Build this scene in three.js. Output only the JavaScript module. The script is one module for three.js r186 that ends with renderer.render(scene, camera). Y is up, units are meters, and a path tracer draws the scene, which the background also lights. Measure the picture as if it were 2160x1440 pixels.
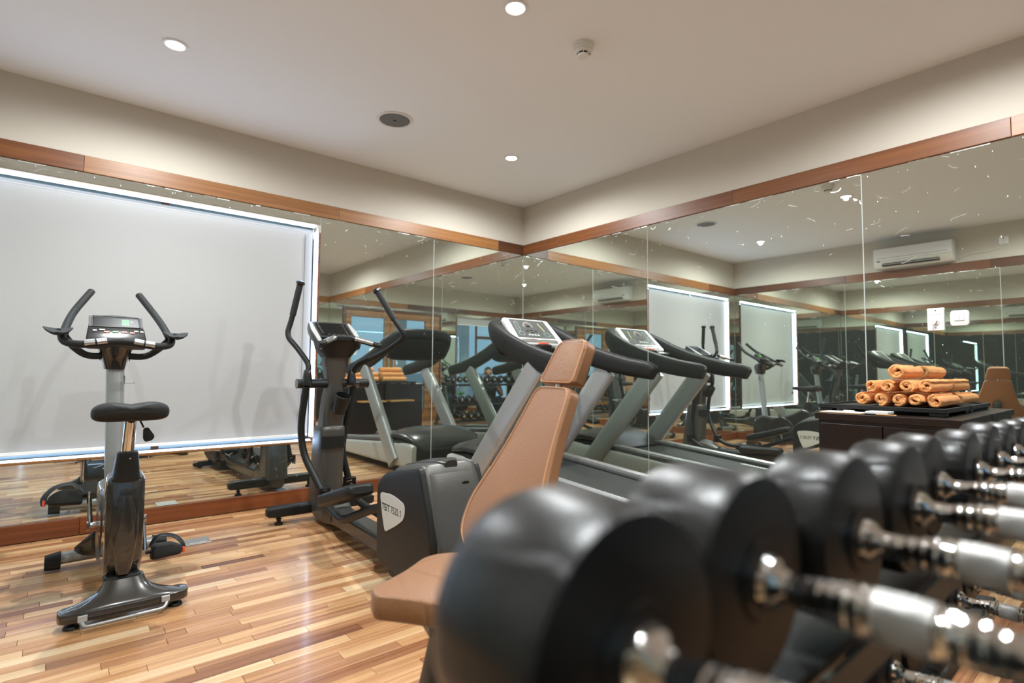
import * as THREE from 'three';
import { RoundedBoxGeometry } from 'three/addons/geometries/RoundedBoxGeometry.js';
import { mergeGeometries, mergeVertices, toCreasedNormals } from 'three/addons/utils/BufferGeometryUtils.js';
import { MarchingCubes } from 'three/addons/objects/MarchingCubes.js';
import { RectAreaLightUniformsLib } from 'three/addons/lights/RectAreaLightUniformsLib.js';

// ---------------------------------------------------------------- camera, sky, lights, exposure
const scene = new THREE.Scene();
const V = (x, y, z) => new THREE.Vector3(x, y, z);
const camera = new THREE.PerspectiveCamera(64.36, 1.5, 0.02, 80);
camera.position.set(-3.517, 0.958, 4.046);
camera.setRotationFromMatrix(new THREE.Matrix4().makeBasis(V(0.76726, 0.00774, 0.64129), V(-0.04168, 0.99842, 0.03781), V(-0.63998, -0.05574, 0.76636)));
camera.userData.fStop = 2.4; camera.focus = 2.3;
scene.add(camera);
const renderer = new THREE.WebGLRenderer({ antialias: true });
renderer.toneMapping = THREE.LinearToneMapping;
renderer.toneMappingExposure = 1.74;
renderer.shadowMap.enabled = true;
scene.background = new THREE.Color().setRGB(0.20, 0.33, 0.50);      // blue dusk outside the glass doors
RectAreaLightUniformsLib.init();
const WIDE_POWER = 3.4, BEAM_POWER = 4.6, STRIP_POWER = 24, STRIP_GLOW = 2.0;
const LAMP_COLOR = new THREE.Color().setRGB(0.95, 0.985, 1.0), STRIP_COLOR = new THREE.Color().setRGB(0.38, 0.62, 1.0);
const LAMP_SPOTS = [[-0.91, 0.9], [-3.13, 0.9], [-2.0, 2.235], [-0.9, 3.57], [-3.13, 3.57]];
for (const [x, z] of LAMP_SPOTS) {
  for (const [power, angle, soft] of [[WIDE_POWER, 87, 0.28], [BEAM_POWER, 56, 1]]) {   // a recessed lamp: bright beam below, weaker spill up to the rim's cut-off
    const s = new THREE.SpotLight(LAMP_COLOR, power, 0, THREE.MathUtils.degToRad(angle), soft, 2);
    s.position.set(x, 2.582, z); s.target.position.set(x, 0, z); s.castShadow = true; s.shadow.radius = 1; s.shadow.mapSize.set(1024, 1024);
    s.name = 'downlight_lamp'; scene.add(s, s.target);
  }
}
// the light strips round the covered window: [centre, width, height]
const WX0 = -4.0, WX1 = -2.05, WY0 = 0.43, WY1 = 2.056;               // the window opening in the wall z = 0
// thin strips lining the inner faces of the opening in front of the blind: [centre, width, height, depth]
const STRIPS = [[V((WX0 + WX1) / 2, 2.043, -0.03), 1.92, 0.014, 0.045], [V((WX0 + WX1) / 2, 0.447, -0.02), 1.92, 0.009, 0.02], [V(-2.0575, 1.235, -0.034), 0.009, 1.54, 0.05], [V(-3.9925, 1.235, -0.034), 0.009, 1.54, 0.05]];
for (const [c, w, h, d] of STRIPS) {
  const a = new THREE.RectAreaLight(STRIP_COLOR, STRIP_POWER, w, h);
  a.position.set(c.x, c.y, c.z + d / 2 + 0.003); a.lookAt(c.x, c.y, c.z + 1); a.name = 'window_strip_lamp'; scene.add(a);
}

// ---------------------------------------------------------------- helpers
let seed = 7;
const rnd = () => { seed = (seed * 1664525 + 1013904223) >>> 0; return seed / 4294967296; };
const rr = (a, b) => a + (b - a) * rnd();
const taken = new Map(), bases = new Map();
function numbered(name) { const n = taken.get(name) ?? 0; taken.set(name, n + 1); return n ? name + '_' + String(n).padStart(3, '0') : name; }
function flat(list) {
  const out = [];
  for (const g of [].concat(list).flat(9)) {
    if (!g) continue;
    let h = g.index ? g.toNonIndexed() : g.clone();
    for (const k of Object.keys(h.attributes)) if (!['position', 'normal', 'uv'].includes(k)) h.deleteAttribute(k);
    if (!h.attributes.normal) h.computeVertexNormals();
    if (!h.attributes.uv) h.setAttribute('uv', new THREE.BufferAttribute(new Float32Array(h.attributes.position.count * 2), 2));
    h.morphAttributes = {}; h.clearGroups(); out.push(h);
  }
  return out.length === 1 ? out[0] : mergeGeometries(out);
}
// box-projected uv in metres
function metric(g, s = 1) {
  const p = g.attributes.position, n = g.attributes.normal, uv = new Float32Array(p.count * 2);
  for (let i = 0; i < p.count; i++) {
    const ax = Math.abs(n.getX(i)), ay = Math.abs(n.getY(i)), az = Math.abs(n.getZ(i));
    let u, v;
    if (ay >= ax && ay >= az) { u = p.getX(i); v = p.getZ(i); } else if (ax >= az) { u = p.getZ(i); v = p.getY(i); } else { u = p.getX(i); v = p.getY(i); }
    uv[2 * i] = u * s; uv[2 * i + 1] = v * s;
  }
  g.setAttribute('uv', new THREE.BufferAttribute(uv, 2)); return g;
}
function mesh(name, geos, mat, parent = scene, o = {}) {
  let g = flat(geos);
  const b = bases.get(parent);
  if (b) g.translate(-b.x, -b.y, -b.z);
  if (!o.keepUV) metric(g);
  const m = new THREE.Mesh(g, mat); m.castShadow = m.receiveShadow = true;
  m.name = parent === scene ? numbered(name) : name;
  if (b) bases.set(m, b);
  parent.add(m); return m;
}
function thing(name, label, category, at = [0, 0, 0], group) {       // parts are modelled in world space
  const o = new THREE.Group(); o.name = numbered(name); o.position.set(...at); bases.set(o, V(...at));
  o.userData = { label, category }; if (group) o.userData.group = group;
  scene.add(o); return o;
}
function localThing(name, label, category, at, turn, group) {         // parts are modelled round the thing's own base
  const o = thing(name, label, category, at, group); bases.set(o, V(0, 0, 0)); o.rotation.y = turn; return o;
}
function copyOf(o, label, at, turn) {
  const c = o.clone(); c.name = numbered(o.name.replace(/_\d{3}$/, '')); c.userData = { ...o.userData, label };
  if (at) c.position.set(...at); if (turn !== undefined) c.rotation.y = turn; scene.add(c); return c;
}
function tag(o, label, category, group) { o.userData.label = label; o.userData.category = category; if (group) o.userData.group = group; return o; }
function struct(name, geos, mat, parent = scene, o) { const m = mesh(name, geos, mat, parent, o); if (parent === scene) m.userData.kind = 'structure'; return m; }
function structGroup(name) { const o = new THREE.Group(); o.name = numbered(name); o.userData.kind = 'structure'; scene.add(o); bases.set(o, V(0, 0, 0)); return o; }

const M4 = (p, u, v, w) => new THREE.Matrix4().makeBasis(u, v, w).setPosition(p);
function box(x0, x1, y0, y1, z0, z1, r = 0.003, s = 1) {
  const w = Math.abs(x1 - x0), h = Math.abs(y1 - y0), d = Math.abs(z1 - z0), rad = Math.min(r, w / 2.05, h / 2.05, d / 2.05);
  const g = r > 0 ? new RoundedBoxGeometry(w, h, d, s, rad) : new THREE.BoxGeometry(w, h, d);
  return g.translate((x0 + x1) / 2, (y0 + y1) / 2, (z0 + z1) / 2);
}
function rod(a, b, r, r2 = r, seg = 20, caps = true) {
  const d = b.clone().sub(a), L = d.length();
  const g = new THREE.CylinderGeometry(r2, r, L, seg, 1, !caps);
  return g.applyQuaternion(new THREE.Quaternion().setFromUnitVectors(V(0, 1, 0), d.normalize())).translate((a.x + b.x) / 2, (a.y + b.y) / 2, (a.z + b.z) / 2);
}
function ball(c, r, sx = 1, sy = 1, sz = 1, seg = 16) { return new THREE.SphereGeometry(r, seg, Math.max(8, seg * 0.7 | 0)).scale(sx, sy, sz).translate(c.x, c.y, c.z); }
function pipe(pts, r, o = {}) {
  const c = new THREE.CatmullRomCurve3(pts, !!o.closed, o.type ?? 'centripetal', o.tension ?? 0.5);
  const g = [new THREE.TubeGeometry(c, o.seg ?? pts.length * 10, r, o.rs ?? 14, !!o.closed)];
  if (!o.closed && o.caps !== false) g.push(ball(pts[0], r), ball(pts[pts.length - 1], r));
  return g;
}
// a path with round corners made of straight runs
function bent(pts, r, R = 0.04, o = {}) {
  const path = new THREE.CurvePath();
  let prev = pts[0];
  for (let i = 1; i < pts.length - 1; i++) {
    const a = pts[i].clone().sub(pts[i - 1]), b = pts[i + 1].clone().sub(pts[i]);
    const k = Math.min(R, a.length() * 0.49, b.length() * 0.49);
    const p = pts[i].clone().sub(a.normalize().multiplyScalar(k)), q = pts[i].clone().add(b.normalize().multiplyScalar(k));
    path.add(new THREE.LineCurve3(prev, p)); path.add(new THREE.QuadraticBezierCurve3(p, pts[i], q)); prev = q;
  }
  path.add(new THREE.LineCurve3(prev, pts[pts.length - 1]));
  const n = o.seg ?? pts.length * 12, cp = [];
  for (const c of path.curves) { const k = c.isLineCurve3 ? 3 : 6; for (let i = 0; i < k; i++) cp.push(c.getPoint(i / k)); }
  cp.push(pts[pts.length - 1].clone());
  return sweep(cp, cp.map(() => r), o.rs ?? 14, o.caps !== false);
}
// a round sweep through points with a radius at each (number or [a, b])
function sweep(pts, radii, rs = 14, caps = true, up0) {
  const rings = []; let up = up0 ? up0.clone() : null;
  for (let i = 0; i < pts.length; i++) {
    const t = pts[Math.min(i + 1, pts.length - 1)].clone().sub(pts[Math.max(i - 1, 0)]).normalize();
    if (!up) up = Math.abs(t.y) < 0.9 ? V(0, 1, 0) : V(1, 0, 0);
    const u = up.clone().sub(t.clone().multiplyScalar(up.dot(t))).normalize(), w = t.clone().cross(u); up = up0 ? up0 : u;
    const [a, b] = [].concat(radii[i], radii[i]);
    rings.push(ring(pts[i], u, w, a, b, 2, rs));
  }
  return loft(rings, caps);
}
function ring(c, u, v, a, b, n = 2, count = 24) {                       // superellipse
  const out = [];
  for (let i = 0; i < count; i++) {
    const t = i / count * Math.PI * 2, cs = Math.cos(t), sn = Math.sin(t);
    const x = Math.sign(cs) * Math.pow(Math.abs(cs), 2 / n) * a, y = Math.sign(sn) * Math.pow(Math.abs(sn), 2 / n) * b;
    out.push(c.clone().addScaledVector(u, x).addScaledVector(v, y));
  }
  return out;
}
function loft(rings, caps = true, closed = false, crease = 0) {
  const n = rings[0].length, m = rings.length, pos = [], idx = [];
  for (const r of rings) for (const p of r) pos.push(p.x, p.y, p.z);
  for (let i = 0; i < (closed ? m : m - 1); i++) for (let j = 0; j < n; j++) {
    const a = i * n + j, b = i * n + (j + 1) % n, i2 = (i + 1) % m, c = i2 * n + j, d = i2 * n + (j + 1) % n;
    idx.push(a, b, d, a, d, c);
  }
  let g = new THREE.BufferGeometry(); g.setAttribute('position', new THREE.Float32BufferAttribute(pos, 3)); g.setIndex(idx); g.computeVertexNormals();
  const list = [g];
  if (caps && !closed) for (const [r, s] of [[rings[0], -1], [rings[m - 1], 1]]) {
    const c = r.reduce((q, p) => q.add(p), V(0, 0, 0)).multiplyScalar(1 / n), cp = [], ci = [];
    for (const p of r) cp.push(p.x, p.y, p.z); cp.push(c.x, c.y, c.z);
    for (let j = 0; j < n; j++) s > 0 ? ci.push(n, j, (j + 1) % n) : ci.push(n, (j + 1) % n, j);
    const h = new THREE.BufferGeometry(); h.setAttribute('position', new THREE.Float32BufferAttribute(cp, 3)); h.setIndex(ci); h.computeVertexNormals(); list.push(h);
  }
  // turn it inside out if the winding came out wrong
  const out = flat(list); if (volume(out) < 0) flip(out);
  return crease ? toCreasedNormals(out, crease) : out;
}
function volume(g) { const p = g.attributes.position; let s = 0; const a = V(), b = V(), c = V(); for (let i = 0; i < p.count; i += 3) { a.fromBufferAttribute(p, i); b.fromBufferAttribute(p, i + 1); c.fromBufferAttribute(p, i + 2); s += a.dot(b.cross(c)); } return s; }
function flip(g) { for (const k of ['position', 'normal', 'uv']) { const a = g.attributes[k], n = a.itemSize; for (let i = 0; i < a.count; i += 3) for (let j = 0; j < n; j++) { const t = a.array[(i + 1) * n + j]; a.array[(i + 1) * n + j] = a.array[(i + 2) * n + j]; a.array[(i + 2) * n + j] = t; } } const nn = g.attributes.normal.array; for (let i = 0; i < nn.length; i++) nn[i] = -nn[i]; }
function lathe(profile, at, axis = V(0, 1, 0), seg = 32, crease = 0.6) {   // profile: [radius, height]
  let g = new THREE.LatheGeometry(profile.map(([r, h]) => new THREE.Vector2(Math.max(r, 0.00001), h)), seg);
  g = toCreasedNormals(g.toNonIndexed(), crease);
  return g.applyQuaternion(new THREE.Quaternion().setFromUnitVectors(V(0, 1, 0), axis.clone().normalize())).translate(at.x, at.y, at.z);
}
function outline(pts, curve = false) { const s = new THREE.Shape(); if (curve) { s.splineThru; const c = new THREE.CatmullRomCurve3(pts.map((p) => V(p[0], p[1], 0)), true, 'centripetal').getPoints(pts.length * 6); s.moveTo(c[0].x, c[0].y); for (const p of c.slice(1)) s.lineTo(p.x, p.y); } else { s.moveTo(...pts[0]); for (const p of pts.slice(1)) s.lineTo(...p); s.closePath(); } return s; }
function rounded(pts, r) {                                                 // polygon with rounded corners
  const s = new THREE.Shape(), n = pts.length;
  for (let i = 0; i < n; i++) {
    const p = new THREE.Vector2(...pts[i]), a = new THREE.Vector2(...pts[(i + n - 1) % n]), b = new THREE.Vector2(...pts[(i + 1) % n]);
    const R = Math.min(pts[i][2] ?? r, p.distanceTo(a) * 0.48, p.distanceTo(b) * 0.48);
    const q = a.sub(p).normalize().multiplyScalar(R).add(p), t = b.sub(p).normalize().multiplyScalar(R).add(p);
    i ? s.lineTo(q.x, q.y) : s.moveTo(q.x, q.y); s.quadraticCurveTo(p.x, p.y, t.x, t.y);
  }
  s.closePath(); return s;
}
// extrude a shape: shape x -> u, shape y -> v, depth -> u cross v, centred on the depth
function slab(shape, depth, at, u, v, bevel = 0.004, bs = 2, cs = 8) {
  const b = Math.min(bevel, depth / 2.2), g = new THREE.ExtrudeGeometry(shape, { depth: depth - 2 * b, bevelEnabled: b > 0, bevelThickness: b, bevelSize: b, bevelOffset: -b, bevelSegments: bs, curveSegments: cs });
  g.translate(0, 0, -(depth - 2 * b) / 2);
  const w = u.clone().cross(v);
  return toCreasedNormals(g.toNonIndexed ? g : g, 0.7).applyMatrix4(M4(at, u, v, w));
}
const X = V(1, 0, 0), Y = V(0, 1, 0), Z = V(0, 0, 1), NX = V(-1, 0, 0), NY = V(0, -1, 0), NZ = V(0, 0, -1);

// ---------------------------------------------------------------- textures and materials
function canvas(w, h, draw) { const c = document.createElement('canvas'); c.width = w; c.height = h; draw(c.getContext('2d'), w, h); return c; }
function tex(c, srgb = true, rep) { const t = new THREE.CanvasTexture(c); if (srgb) t.colorSpace = THREE.SRGBColorSpace; t.wrapS = t.wrapT = THREE.RepeatWrapping; t.magFilter = THREE.LinearFilter; if (rep) t.repeat.set(...rep); return t; }
function field(w, h, f, srgb, rep) {
  const d = new Uint8Array(w * h * 4);
  for (let y = 0; y < h; y++) for (let x = 0; x < w; x++) { const c = f(x / w, y / h), i = (y * w + x) * 4; d[i] = c[0] * 255; d[i + 1] = c[1] * 255; d[i + 2] = c[2] * 255; d[i + 3] = 255; }
  const t = new THREE.DataTexture(d, w, h); t.wrapS = t.wrapT = THREE.RepeatWrapping; t.magFilter = THREE.LinearFilter; t.minFilter = THREE.LinearFilter; if (srgb) t.colorSpace = THREE.SRGBColorSpace; if (rep) t.repeat.set(...rep); t.needsUpdate = true; return t;
}
const hash = (x, y) => { let h = (x * 374761393 + y * 668265263) | 0; h = Math.imul(h ^ (h >>> 13), 1274126177); return ((h ^ (h >>> 16)) >>> 0) / 4294967296; };
function noise(x, y, px, py) {                                            // value noise that repeats every px, py cells
  const xi = Math.floor(x), yi = Math.floor(y), fx = x - xi, fy = y - yi, sx = fx * fx * (3 - 2 * fx), sy = fy * fy * (3 - 2 * fy);
  const m = (a, b) => ((a % b) + b) % b, h = (i, j) => hash(m(i, px), m(j, py));
  return (h(xi, yi) * (1 - sx) + h(xi + 1, yi) * sx) * (1 - sy) + (h(xi, yi + 1) * (1 - sx) + h(xi + 1, yi + 1) * sx) * sy;
}
const fbm = (u, v, fx, fy, oct = 4) => { let s = 0, a = 0.5, t = 0; for (let i = 0; i < oct; i++) { s += a * noise(u * fx + i * 17, v * fy + i * 31, fx, fy); t += a; a *= 0.5; fx *= 2; fy *= 2; } return s / t; };
const mix = (a, b, t) => a.map((x, i) => x + (b[i] - x) * t);
const clamp01 = (x) => Math.min(1, Math.max(0, x));
// wood whose grain runs along u
function woodTex(light, dark, o = {}) {
  return field(o.w ?? 512, o.h ?? 256, (u, v) => {
    const warp = fbm(u, v, 3, 4, 3) * (o.warp ?? 0.6), g = fbm(u, v + warp * 0.12, 3, o.fine ?? 60, 3), b = fbm(u, v + warp * 0.3, 2, o.broad ?? 9, 3);
    let t = clamp01(0.5 + (g - 0.5) * (o.cg ?? 1.1) + (b - 0.5) * (o.cb ?? 1.3));
    const pore = fbm(u, v, 24, 128, 1) > 0.86 ? 0.2 : 0;
    return mix(light, dark, clamp01(t + pore));
  }, true);
}
const C = (r, g, b) => new THREE.Color().setRGB(r, g, b);
const std = (o) => new THREE.MeshStandardMaterial(o), phy = (o) => new THREE.MeshPhysicalMaterial(o);
const plasterBump = field(256, 256, (u, v) => { const n = fbm(u, v, 24, 24, 4); return [n, n, n]; }, false, [1.2, 1.2]);
const fineBump = field(256, 256, (u, v) => { const n = fbm(u, v, 64, 64, 2); return [n, n, n]; }, false, [9, 9]);
const leatherBump = field(256, 256, (u, v) => { const n = fbm(u, v, 40, 40, 3); return [n, n, n]; }, false, [7, 7]);
const terryBump = field(256, 256, (u, v) => { const n = 0.5 * fbm(u, v, 100, 100, 1) + 0.5 * fbm(u, v, 30, 30, 2); return [n, n, n]; }, false, [7, 7]);
const weaveBump = field(128, 128, (u, v) => { const n = 0.5 + 0.25 * Math.sin(u * Math.PI * 64) + 0.25 * Math.sin(v * Math.PI * 64); return [n, n, n]; }, false, [6, 6]);
const MAT = {
  wall: std({ color: C(0.56, 0.51, 0.435), roughness: 0.85, bumpMap: plasterBump, bumpScale: 0.0008 }),
  ceiling: std({ color: C(0.80, 0.80, 0.80), roughness: 0.9, bumpMap: plasterBump, bumpScale: 0.0005 }),
  backing: std({ color: C(0.7, 0.72, 0.70), roughness: 0.5 }),
  trimBoards: [0, 1, 2, 3].map((i) => std({ map: woodTex(...[[[0.62, 0.43, 0.24], [0.48, 0.30, 0.145]], [[0.50, 0.30, 0.14], [0.38, 0.205, 0.085]], [[0.66, 0.45, 0.26], [0.52, 0.32, 0.16]], [[0.38, 0.22, 0.105], [0.28, 0.15, 0.065]]][i], { cg: 0.7, cb: 1.0 }), roughness: 0.42 })),
  skirting: std({ map: woodTex([0.50, 0.275, 0.13], [0.36, 0.18, 0.075], { cg: 0.7, cb: 1.0 }), roughness: 0.4 }),
  doorWood: std({ map: woodTex([0.62, 0.44, 0.25], [0.42, 0.25, 0.11]), roughness: 0.4 }),
  frameWood: std({ map: woodTex([0.50, 0.30, 0.15], [0.32, 0.17, 0.07]), roughness: 0.4 }),
  darkWood: phy({ map: woodTex([0.115, 0.055, 0.04], [0.07, 0.032, 0.024]), roughness: 0.3, clearcoat: 0.2, clearcoatRoughness: 0.15 }),
  paleWood: std({ map: woodTex([0.80, 0.62, 0.40], [0.66, 0.46, 0.26]), roughness: 0.45 }),
  black: phy({ color: C(0.010, 0.0105, 0.0095), roughness: 0.42, specularIntensity: 0.6, bumpMap: fineBump, bumpScale: 0.0002 }),
  blackSoft: phy({ color: C(0.013, 0.0135, 0.012), roughness: 0.6, specularIntensity: 0.6, bumpMap: fineBump, bumpScale: 0.0004 }),
  blackGloss: phy({ color: C(0.009, 0.009, 0.008), roughness: 0.22, clearcoat: 1, clearcoatRoughness: 0.06 }),
  charcoal: phy({ color: C(0.026, 0.026, 0.024), metalness: 0.2, roughness: 0.3, clearcoat: 0.4, clearcoatRoughness: 0.2 }),
  bodyShell: phy({ color: C(0.028, 0.026, 0.022), metalness: 0.3, roughness: 0.25, clearcoat: 1, clearcoatRoughness: 0.05 }),
  darkGrey: phy({ color: C(0.0125, 0.0128, 0.0115), specularIntensity: 0.5, roughness: 0.45, bumpMap: fineBump, bumpScale: 0.0003 }),
  greyShell: phy({ color: C(0.085, 0.083, 0.074), metalness: 0.5, roughness: 0.33, bumpMap: fineBump, bumpScale: 0.0003 }),
  silver: std({ color: C(0.36, 0.365, 0.36), metalness: 0.45, roughness: 0.36 }),
  lightGrey: std({ color: C(0.42, 0.42, 0.40), metalness: 0.2, roughness: 0.4 }),
  whitePlastic: std({ color: C(0.74, 0.74, 0.73), roughness: 0.35 }),
  ivory: std({ color: C(0.70, 0.68, 0.63), roughness: 0.4 }),
  chrome: std({ color: C(0.80, 0.80, 0.79), metalness: 1, roughness: 0.09 }),
  alu: std({ color: C(0.62, 0.63, 0.62), metalness: 1, roughness: 0.3 }),
  knurl: std({ color: C(0.68, 0.68, 0.66), metalness: 1, roughness: 0.34, bumpMap: field(64, 64, (u, v) => { const a = Math.abs(((u + v) * 8) % 1 - 0.5) * 2, b = Math.abs(((u - v + 8) * 8) % 1 - 0.5) * 2, n = Math.min(a, b); return [n, n, n]; }, false, [60, 60]), bumpScale: 0.0006 }),
  rubber: phy({ color: C(0.0035, 0.0036, 0.0033), specularIntensity: 0.95, roughness: 0.37, bumpMap: fineBump, bumpScale: 0.0002 }),
  belt: std({ color: C(0.018, 0.018, 0.016), roughness: 0.62, bumpMap: weaveBump, bumpScale: 0.0003 }),
  leather: phy({ color: C(0.245, 0.105, 0.038), roughness: 0.48, sheen: 0.5, sheenRoughness: 0.5, sheenColor: C(0.85, 0.68, 0.58), bumpMap: leatherBump, bumpScale: 0.0005 }),
  leatherSide: std({ color: C(0.36, 0.12, 0.035), roughness: 0.42, bumpMap: leatherBump, bumpScale: 0.0005 }),
  thread: std({ color: C(0.62, 0.32, 0.16), roughness: 0.8 }),
  benchFrame: std({ color: C(0.045, 0.055, 0.05), roughness: 0.35, metalness: 0.2 }),
  towel: phy({ color: C(0.86, 0.37, 0.13), roughness: 0.95, sheen: 0.5, sheenRoughness: 0.6, sheenColor: C(1, 0.6, 0.35), bumpMap: terryBump, bumpScale: 0.004 }),
  paper: std({ color: C(0.72, 0.72, 0.71), roughness: 0.7 }),
  blind: std({ color: C(0.395, 0.395, 0.39), roughness: 0.85, bumpMap: weaveBump, bumpScale: 0.0002 }),
  glass: phy({ color: C(0.95, 0.98, 0.97), roughness: 0, transmission: 1, thickness: 0, ior: 1.5 }),
  red: std({ color: C(0.75, 0.09, 0.025), roughness: 0.4 }),
  screen: phy({ color: C(0.008, 0.008, 0.008), roughness: 0.12, clearcoat: 1, clearcoatRoughness: 0.03 }),
  leaf: phy({ color: C(0.10, 0.36, 0.04), roughness: 0.5, transmission: 0.3, thickness: 0 }),
  terracotta: std({ color: C(0.30, 0.12, 0.06), roughness: 0.8 }),
  soil: std({ color: C(0.05, 0.03, 0.02), roughness: 1 }),
  glow: std({ color: C(0.8, 0.85, 1), emissive: C(0.72, 0.84, 1.0), emissiveIntensity: STRIP_GLOW }),
  lampGlow: std({ color: C(1, 1, 1), emissive: C(1.0, 0.97, 0.92), emissiveIntensity: 6 }),
  steel: std({ color: C(0.55, 0.55, 0.54), metalness: 0.9, roughness: 0.42 }),
  steelDark: phy({ color: C(0.09, 0.09, 0.088), roughness: 0.6, specularIntensity: 0.4 }),
  terrace: std({ color: C(0.25, 0.26, 0.27), roughness: 0.8 }),
  outerWall: std({ color: C(0.55, 0.58, 0.60), roughness: 0.8 }),
};
// mirror glass: silver, faintly green, with dried streaks and specks left near the upper edges
function mirrorMaterial(n) {
  const W = 1024, s0 = seed; seed = 100 + n;
  const strokes = (g, back, mark) => {
    seed = 100 + n; g.fillStyle = back; g.fillRect(0, 0, W, W); g.lineCap = 'round';
    for (let i = 0; i < 26; i++) { g.globalAlpha = rr(0.08, 0.3); g.strokeStyle = mark; g.lineWidth = rr(0.8, 2.6); const x = rnd() * W, y = Math.pow(rnd(), 2.2) * W * 0.3 + 4; g.beginPath(); g.moveTo(x, y); g.quadraticCurveTo(x + rr(-30, 30), y + rr(-8, 16), x + rr(-46, 46), y + rr(-12, 22)); g.stroke(); }
    for (let i = 0; i < 70; i++) { g.globalAlpha = rr(0.3, 0.8); g.fillStyle = mark; g.fillRect(rnd() * W, Math.pow(rnd(), 1.5) * W * 0.6, rr(1, 2.4), rr(1, 5)); }
    for (let i = 0; i < 12; i++) { g.globalAlpha = rr(0.4, 0.8); g.fillStyle = mark; g.fillRect(rnd() * W, 0, rr(20, 110), rr(2, 4)); }
    g.globalAlpha = 1;
  };
  const color = tex(canvas(W, W, (g) => strokes(g, '#e7eee6', '#f2f4f0'))), metal = tex(canvas(W, W, (g) => strokes(g, '#fcfcfc', '#303030')), false), rough = tex(canvas(W, W, (g) => strokes(g, '#000000', '#b0b0b0')), false);
  seed = s0;
  return std({ map: color, metalness: 1, metalnessMap: metal, roughness: 1, roughnessMap: rough });
}
const mirrorMats = [0, 1, 2].map(mirrorMaterial);
// ---------------------------------------------------------------- the room: x -4.17..0, z 0..5.05, ceiling 2.6
const RX = -4.17, RZ = 5.05, RH = 2.6, T0 = 2.118, T1 = 2.216, SK = 0.1, TH = 0.2;
const B = 0.008;                                                       // mirrors stand this much before the bare wall
struct('ceiling', box(RX - TH, TH, RH, RH + 0.15, -TH, RZ + TH, 0), MAT.ceiling);
// each wall: solid wall with its openings, plaster above the trim flush with the mirrors
const wallL = struct('wall_left', [
  box(RX - TH, WX0, 0, T0, -TH, -B, 0), box(WX1, TH, 0, T0, -TH, -B, 0), box(WX0, WX1, 0, WY0, -TH, -B, 0), box(WX0, WX1, WY1, T0, -TH, -B, 0), box(RX - TH, TH, T0, RH, -TH, 0, 0)], MAT.wall);
const wallR = struct('wall_right', [box(B, TH, 0, T0, 0, RZ + TH, 0), box(0, TH, T0, RH, 0, RZ + TH, 0)], MAT.wall);
const wallF = struct('wall_far', [box(RX - TH, RX - B, 0, T0, 0, RZ + TH, 0), box(RX - TH, RX, T0, RH, 0, RZ + TH, 0)], MAT.wall);
const DX0 = -2.26, DX1 = -0.24, DY1 = 2.075, QX0 = -4.08, QX1 = -2.62, QY0 = 0.40, QY1 = 2.055;   // door and window in the back wall
struct('wall_back', [box(DX1, 0, 0, T0, RZ + B, RZ + TH, 0), box(QX1, DX0, 0, T0, RZ + B, RZ + TH, 0), box(RX, QX0, 0, T0, RZ + B, RZ + TH, 0), box(DX0, DX1, DY1, T0, RZ + B, RZ + TH, 0),
  box(QX0, QX1, 0, QY0, RZ + B, RZ + TH, 0), box(QX0, QX1, QY1, T0, RZ + B, RZ + TH, 0), box(RX, 0, T0, RH, RZ, RZ + TH, 0)], MAT.wall);

// wooden trim below the plaster and skirting at the floor, board by board
function boards(name, horizontalX, fixed, sign, y0, y1, joints, mats, depth) {
  const g = structGroup(name);
  for (let i = 0; i + 1 < joints.length; i++) {
    const a = joints[i] + 0.0006, b = joints[i + 1] - 0.0006, f0 = fixed, f1 = fixed + sign * depth;
    const geo = horizontalX ? box(a, b, y0, y1, Math.min(f0, f1), Math.max(f0, f1), 0.002) : box(Math.min(f0, f1), Math.max(f0, f1), y0, y1, a, b, 0.002);
    mesh('board', woodUV(flat(geo), horizontalX, i), mats[i % mats.length], g, { keepUV: true });
  }
  return g;
}
function woodUV(g, alongX, k = 0) {
  metric(g); const p = g.attributes.position, n = g.attributes.normal, uv = g.attributes.uv;
  for (let i = 0; i < p.count; i++) { const l = alongX ? p.getX(i) : p.getZ(i), c = Math.abs(n.getY(i)) > 0.5 ? (alongX ? p.getZ(i) : p.getX(i)) : p.getY(i); uv.setXY(i, l * 0.8 + k * 0.37, c * 3.2 + k * 0.23); }
  return g;
}
const tb = MAT.trimBoards;
boards('trim_1', true, -0.002, 1, T0, T1, [RX, -3.45, -1.9, -0.326, 0], [tb[1], tb[0], tb[0], tb[3]], 0.014);
boards('trim_2', false, 0.002, -1, T0, T1, [0.012, 0.5, 2.2, 3.62, RZ], [tb[1], tb[1], tb[1], tb[2]], 0.014);
boards('trim_3', false, RX - 0.002, 1, T0, T1, [0.012, 1.5, 2.9, 4.2, RZ], [tb[3], tb[1], tb[3], tb[1]], 0.014);
boards('trim_4', true, RZ + 0.002, -1, T0, T1, [RX + 0.012, -2.9, -1.5, -0.012], [tb[1], tb[3], tb[0]], 0.014);
boards('baseboard_left', true, -B + 0.002, 1, 0.004, SK, [RX, -3.385, -1.9, 0], [MAT.skirting, MAT.skirting, MAT.skirting], 0.022);
boards('baseboard_right', false, B - 0.002, -1, 0.004, SK, [0.02, 1.6, 3.1, RZ], [MAT.skirting, MAT.skirting, MAT.skirting], 0.022);
boards('baseboard_far', false, RX - B + 0.002, 1, 0.004, SK, [0.02, 1.6, 3.1, RZ], [MAT.skirting, MAT.skirting, MAT.skirting], 0.022);
boards('baseboard_back', true, RZ + B - 0.002, -1, 0.004, SK, [RX + 0.02, DX0 - 0.001], [MAT.skirting], 0.022);

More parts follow.
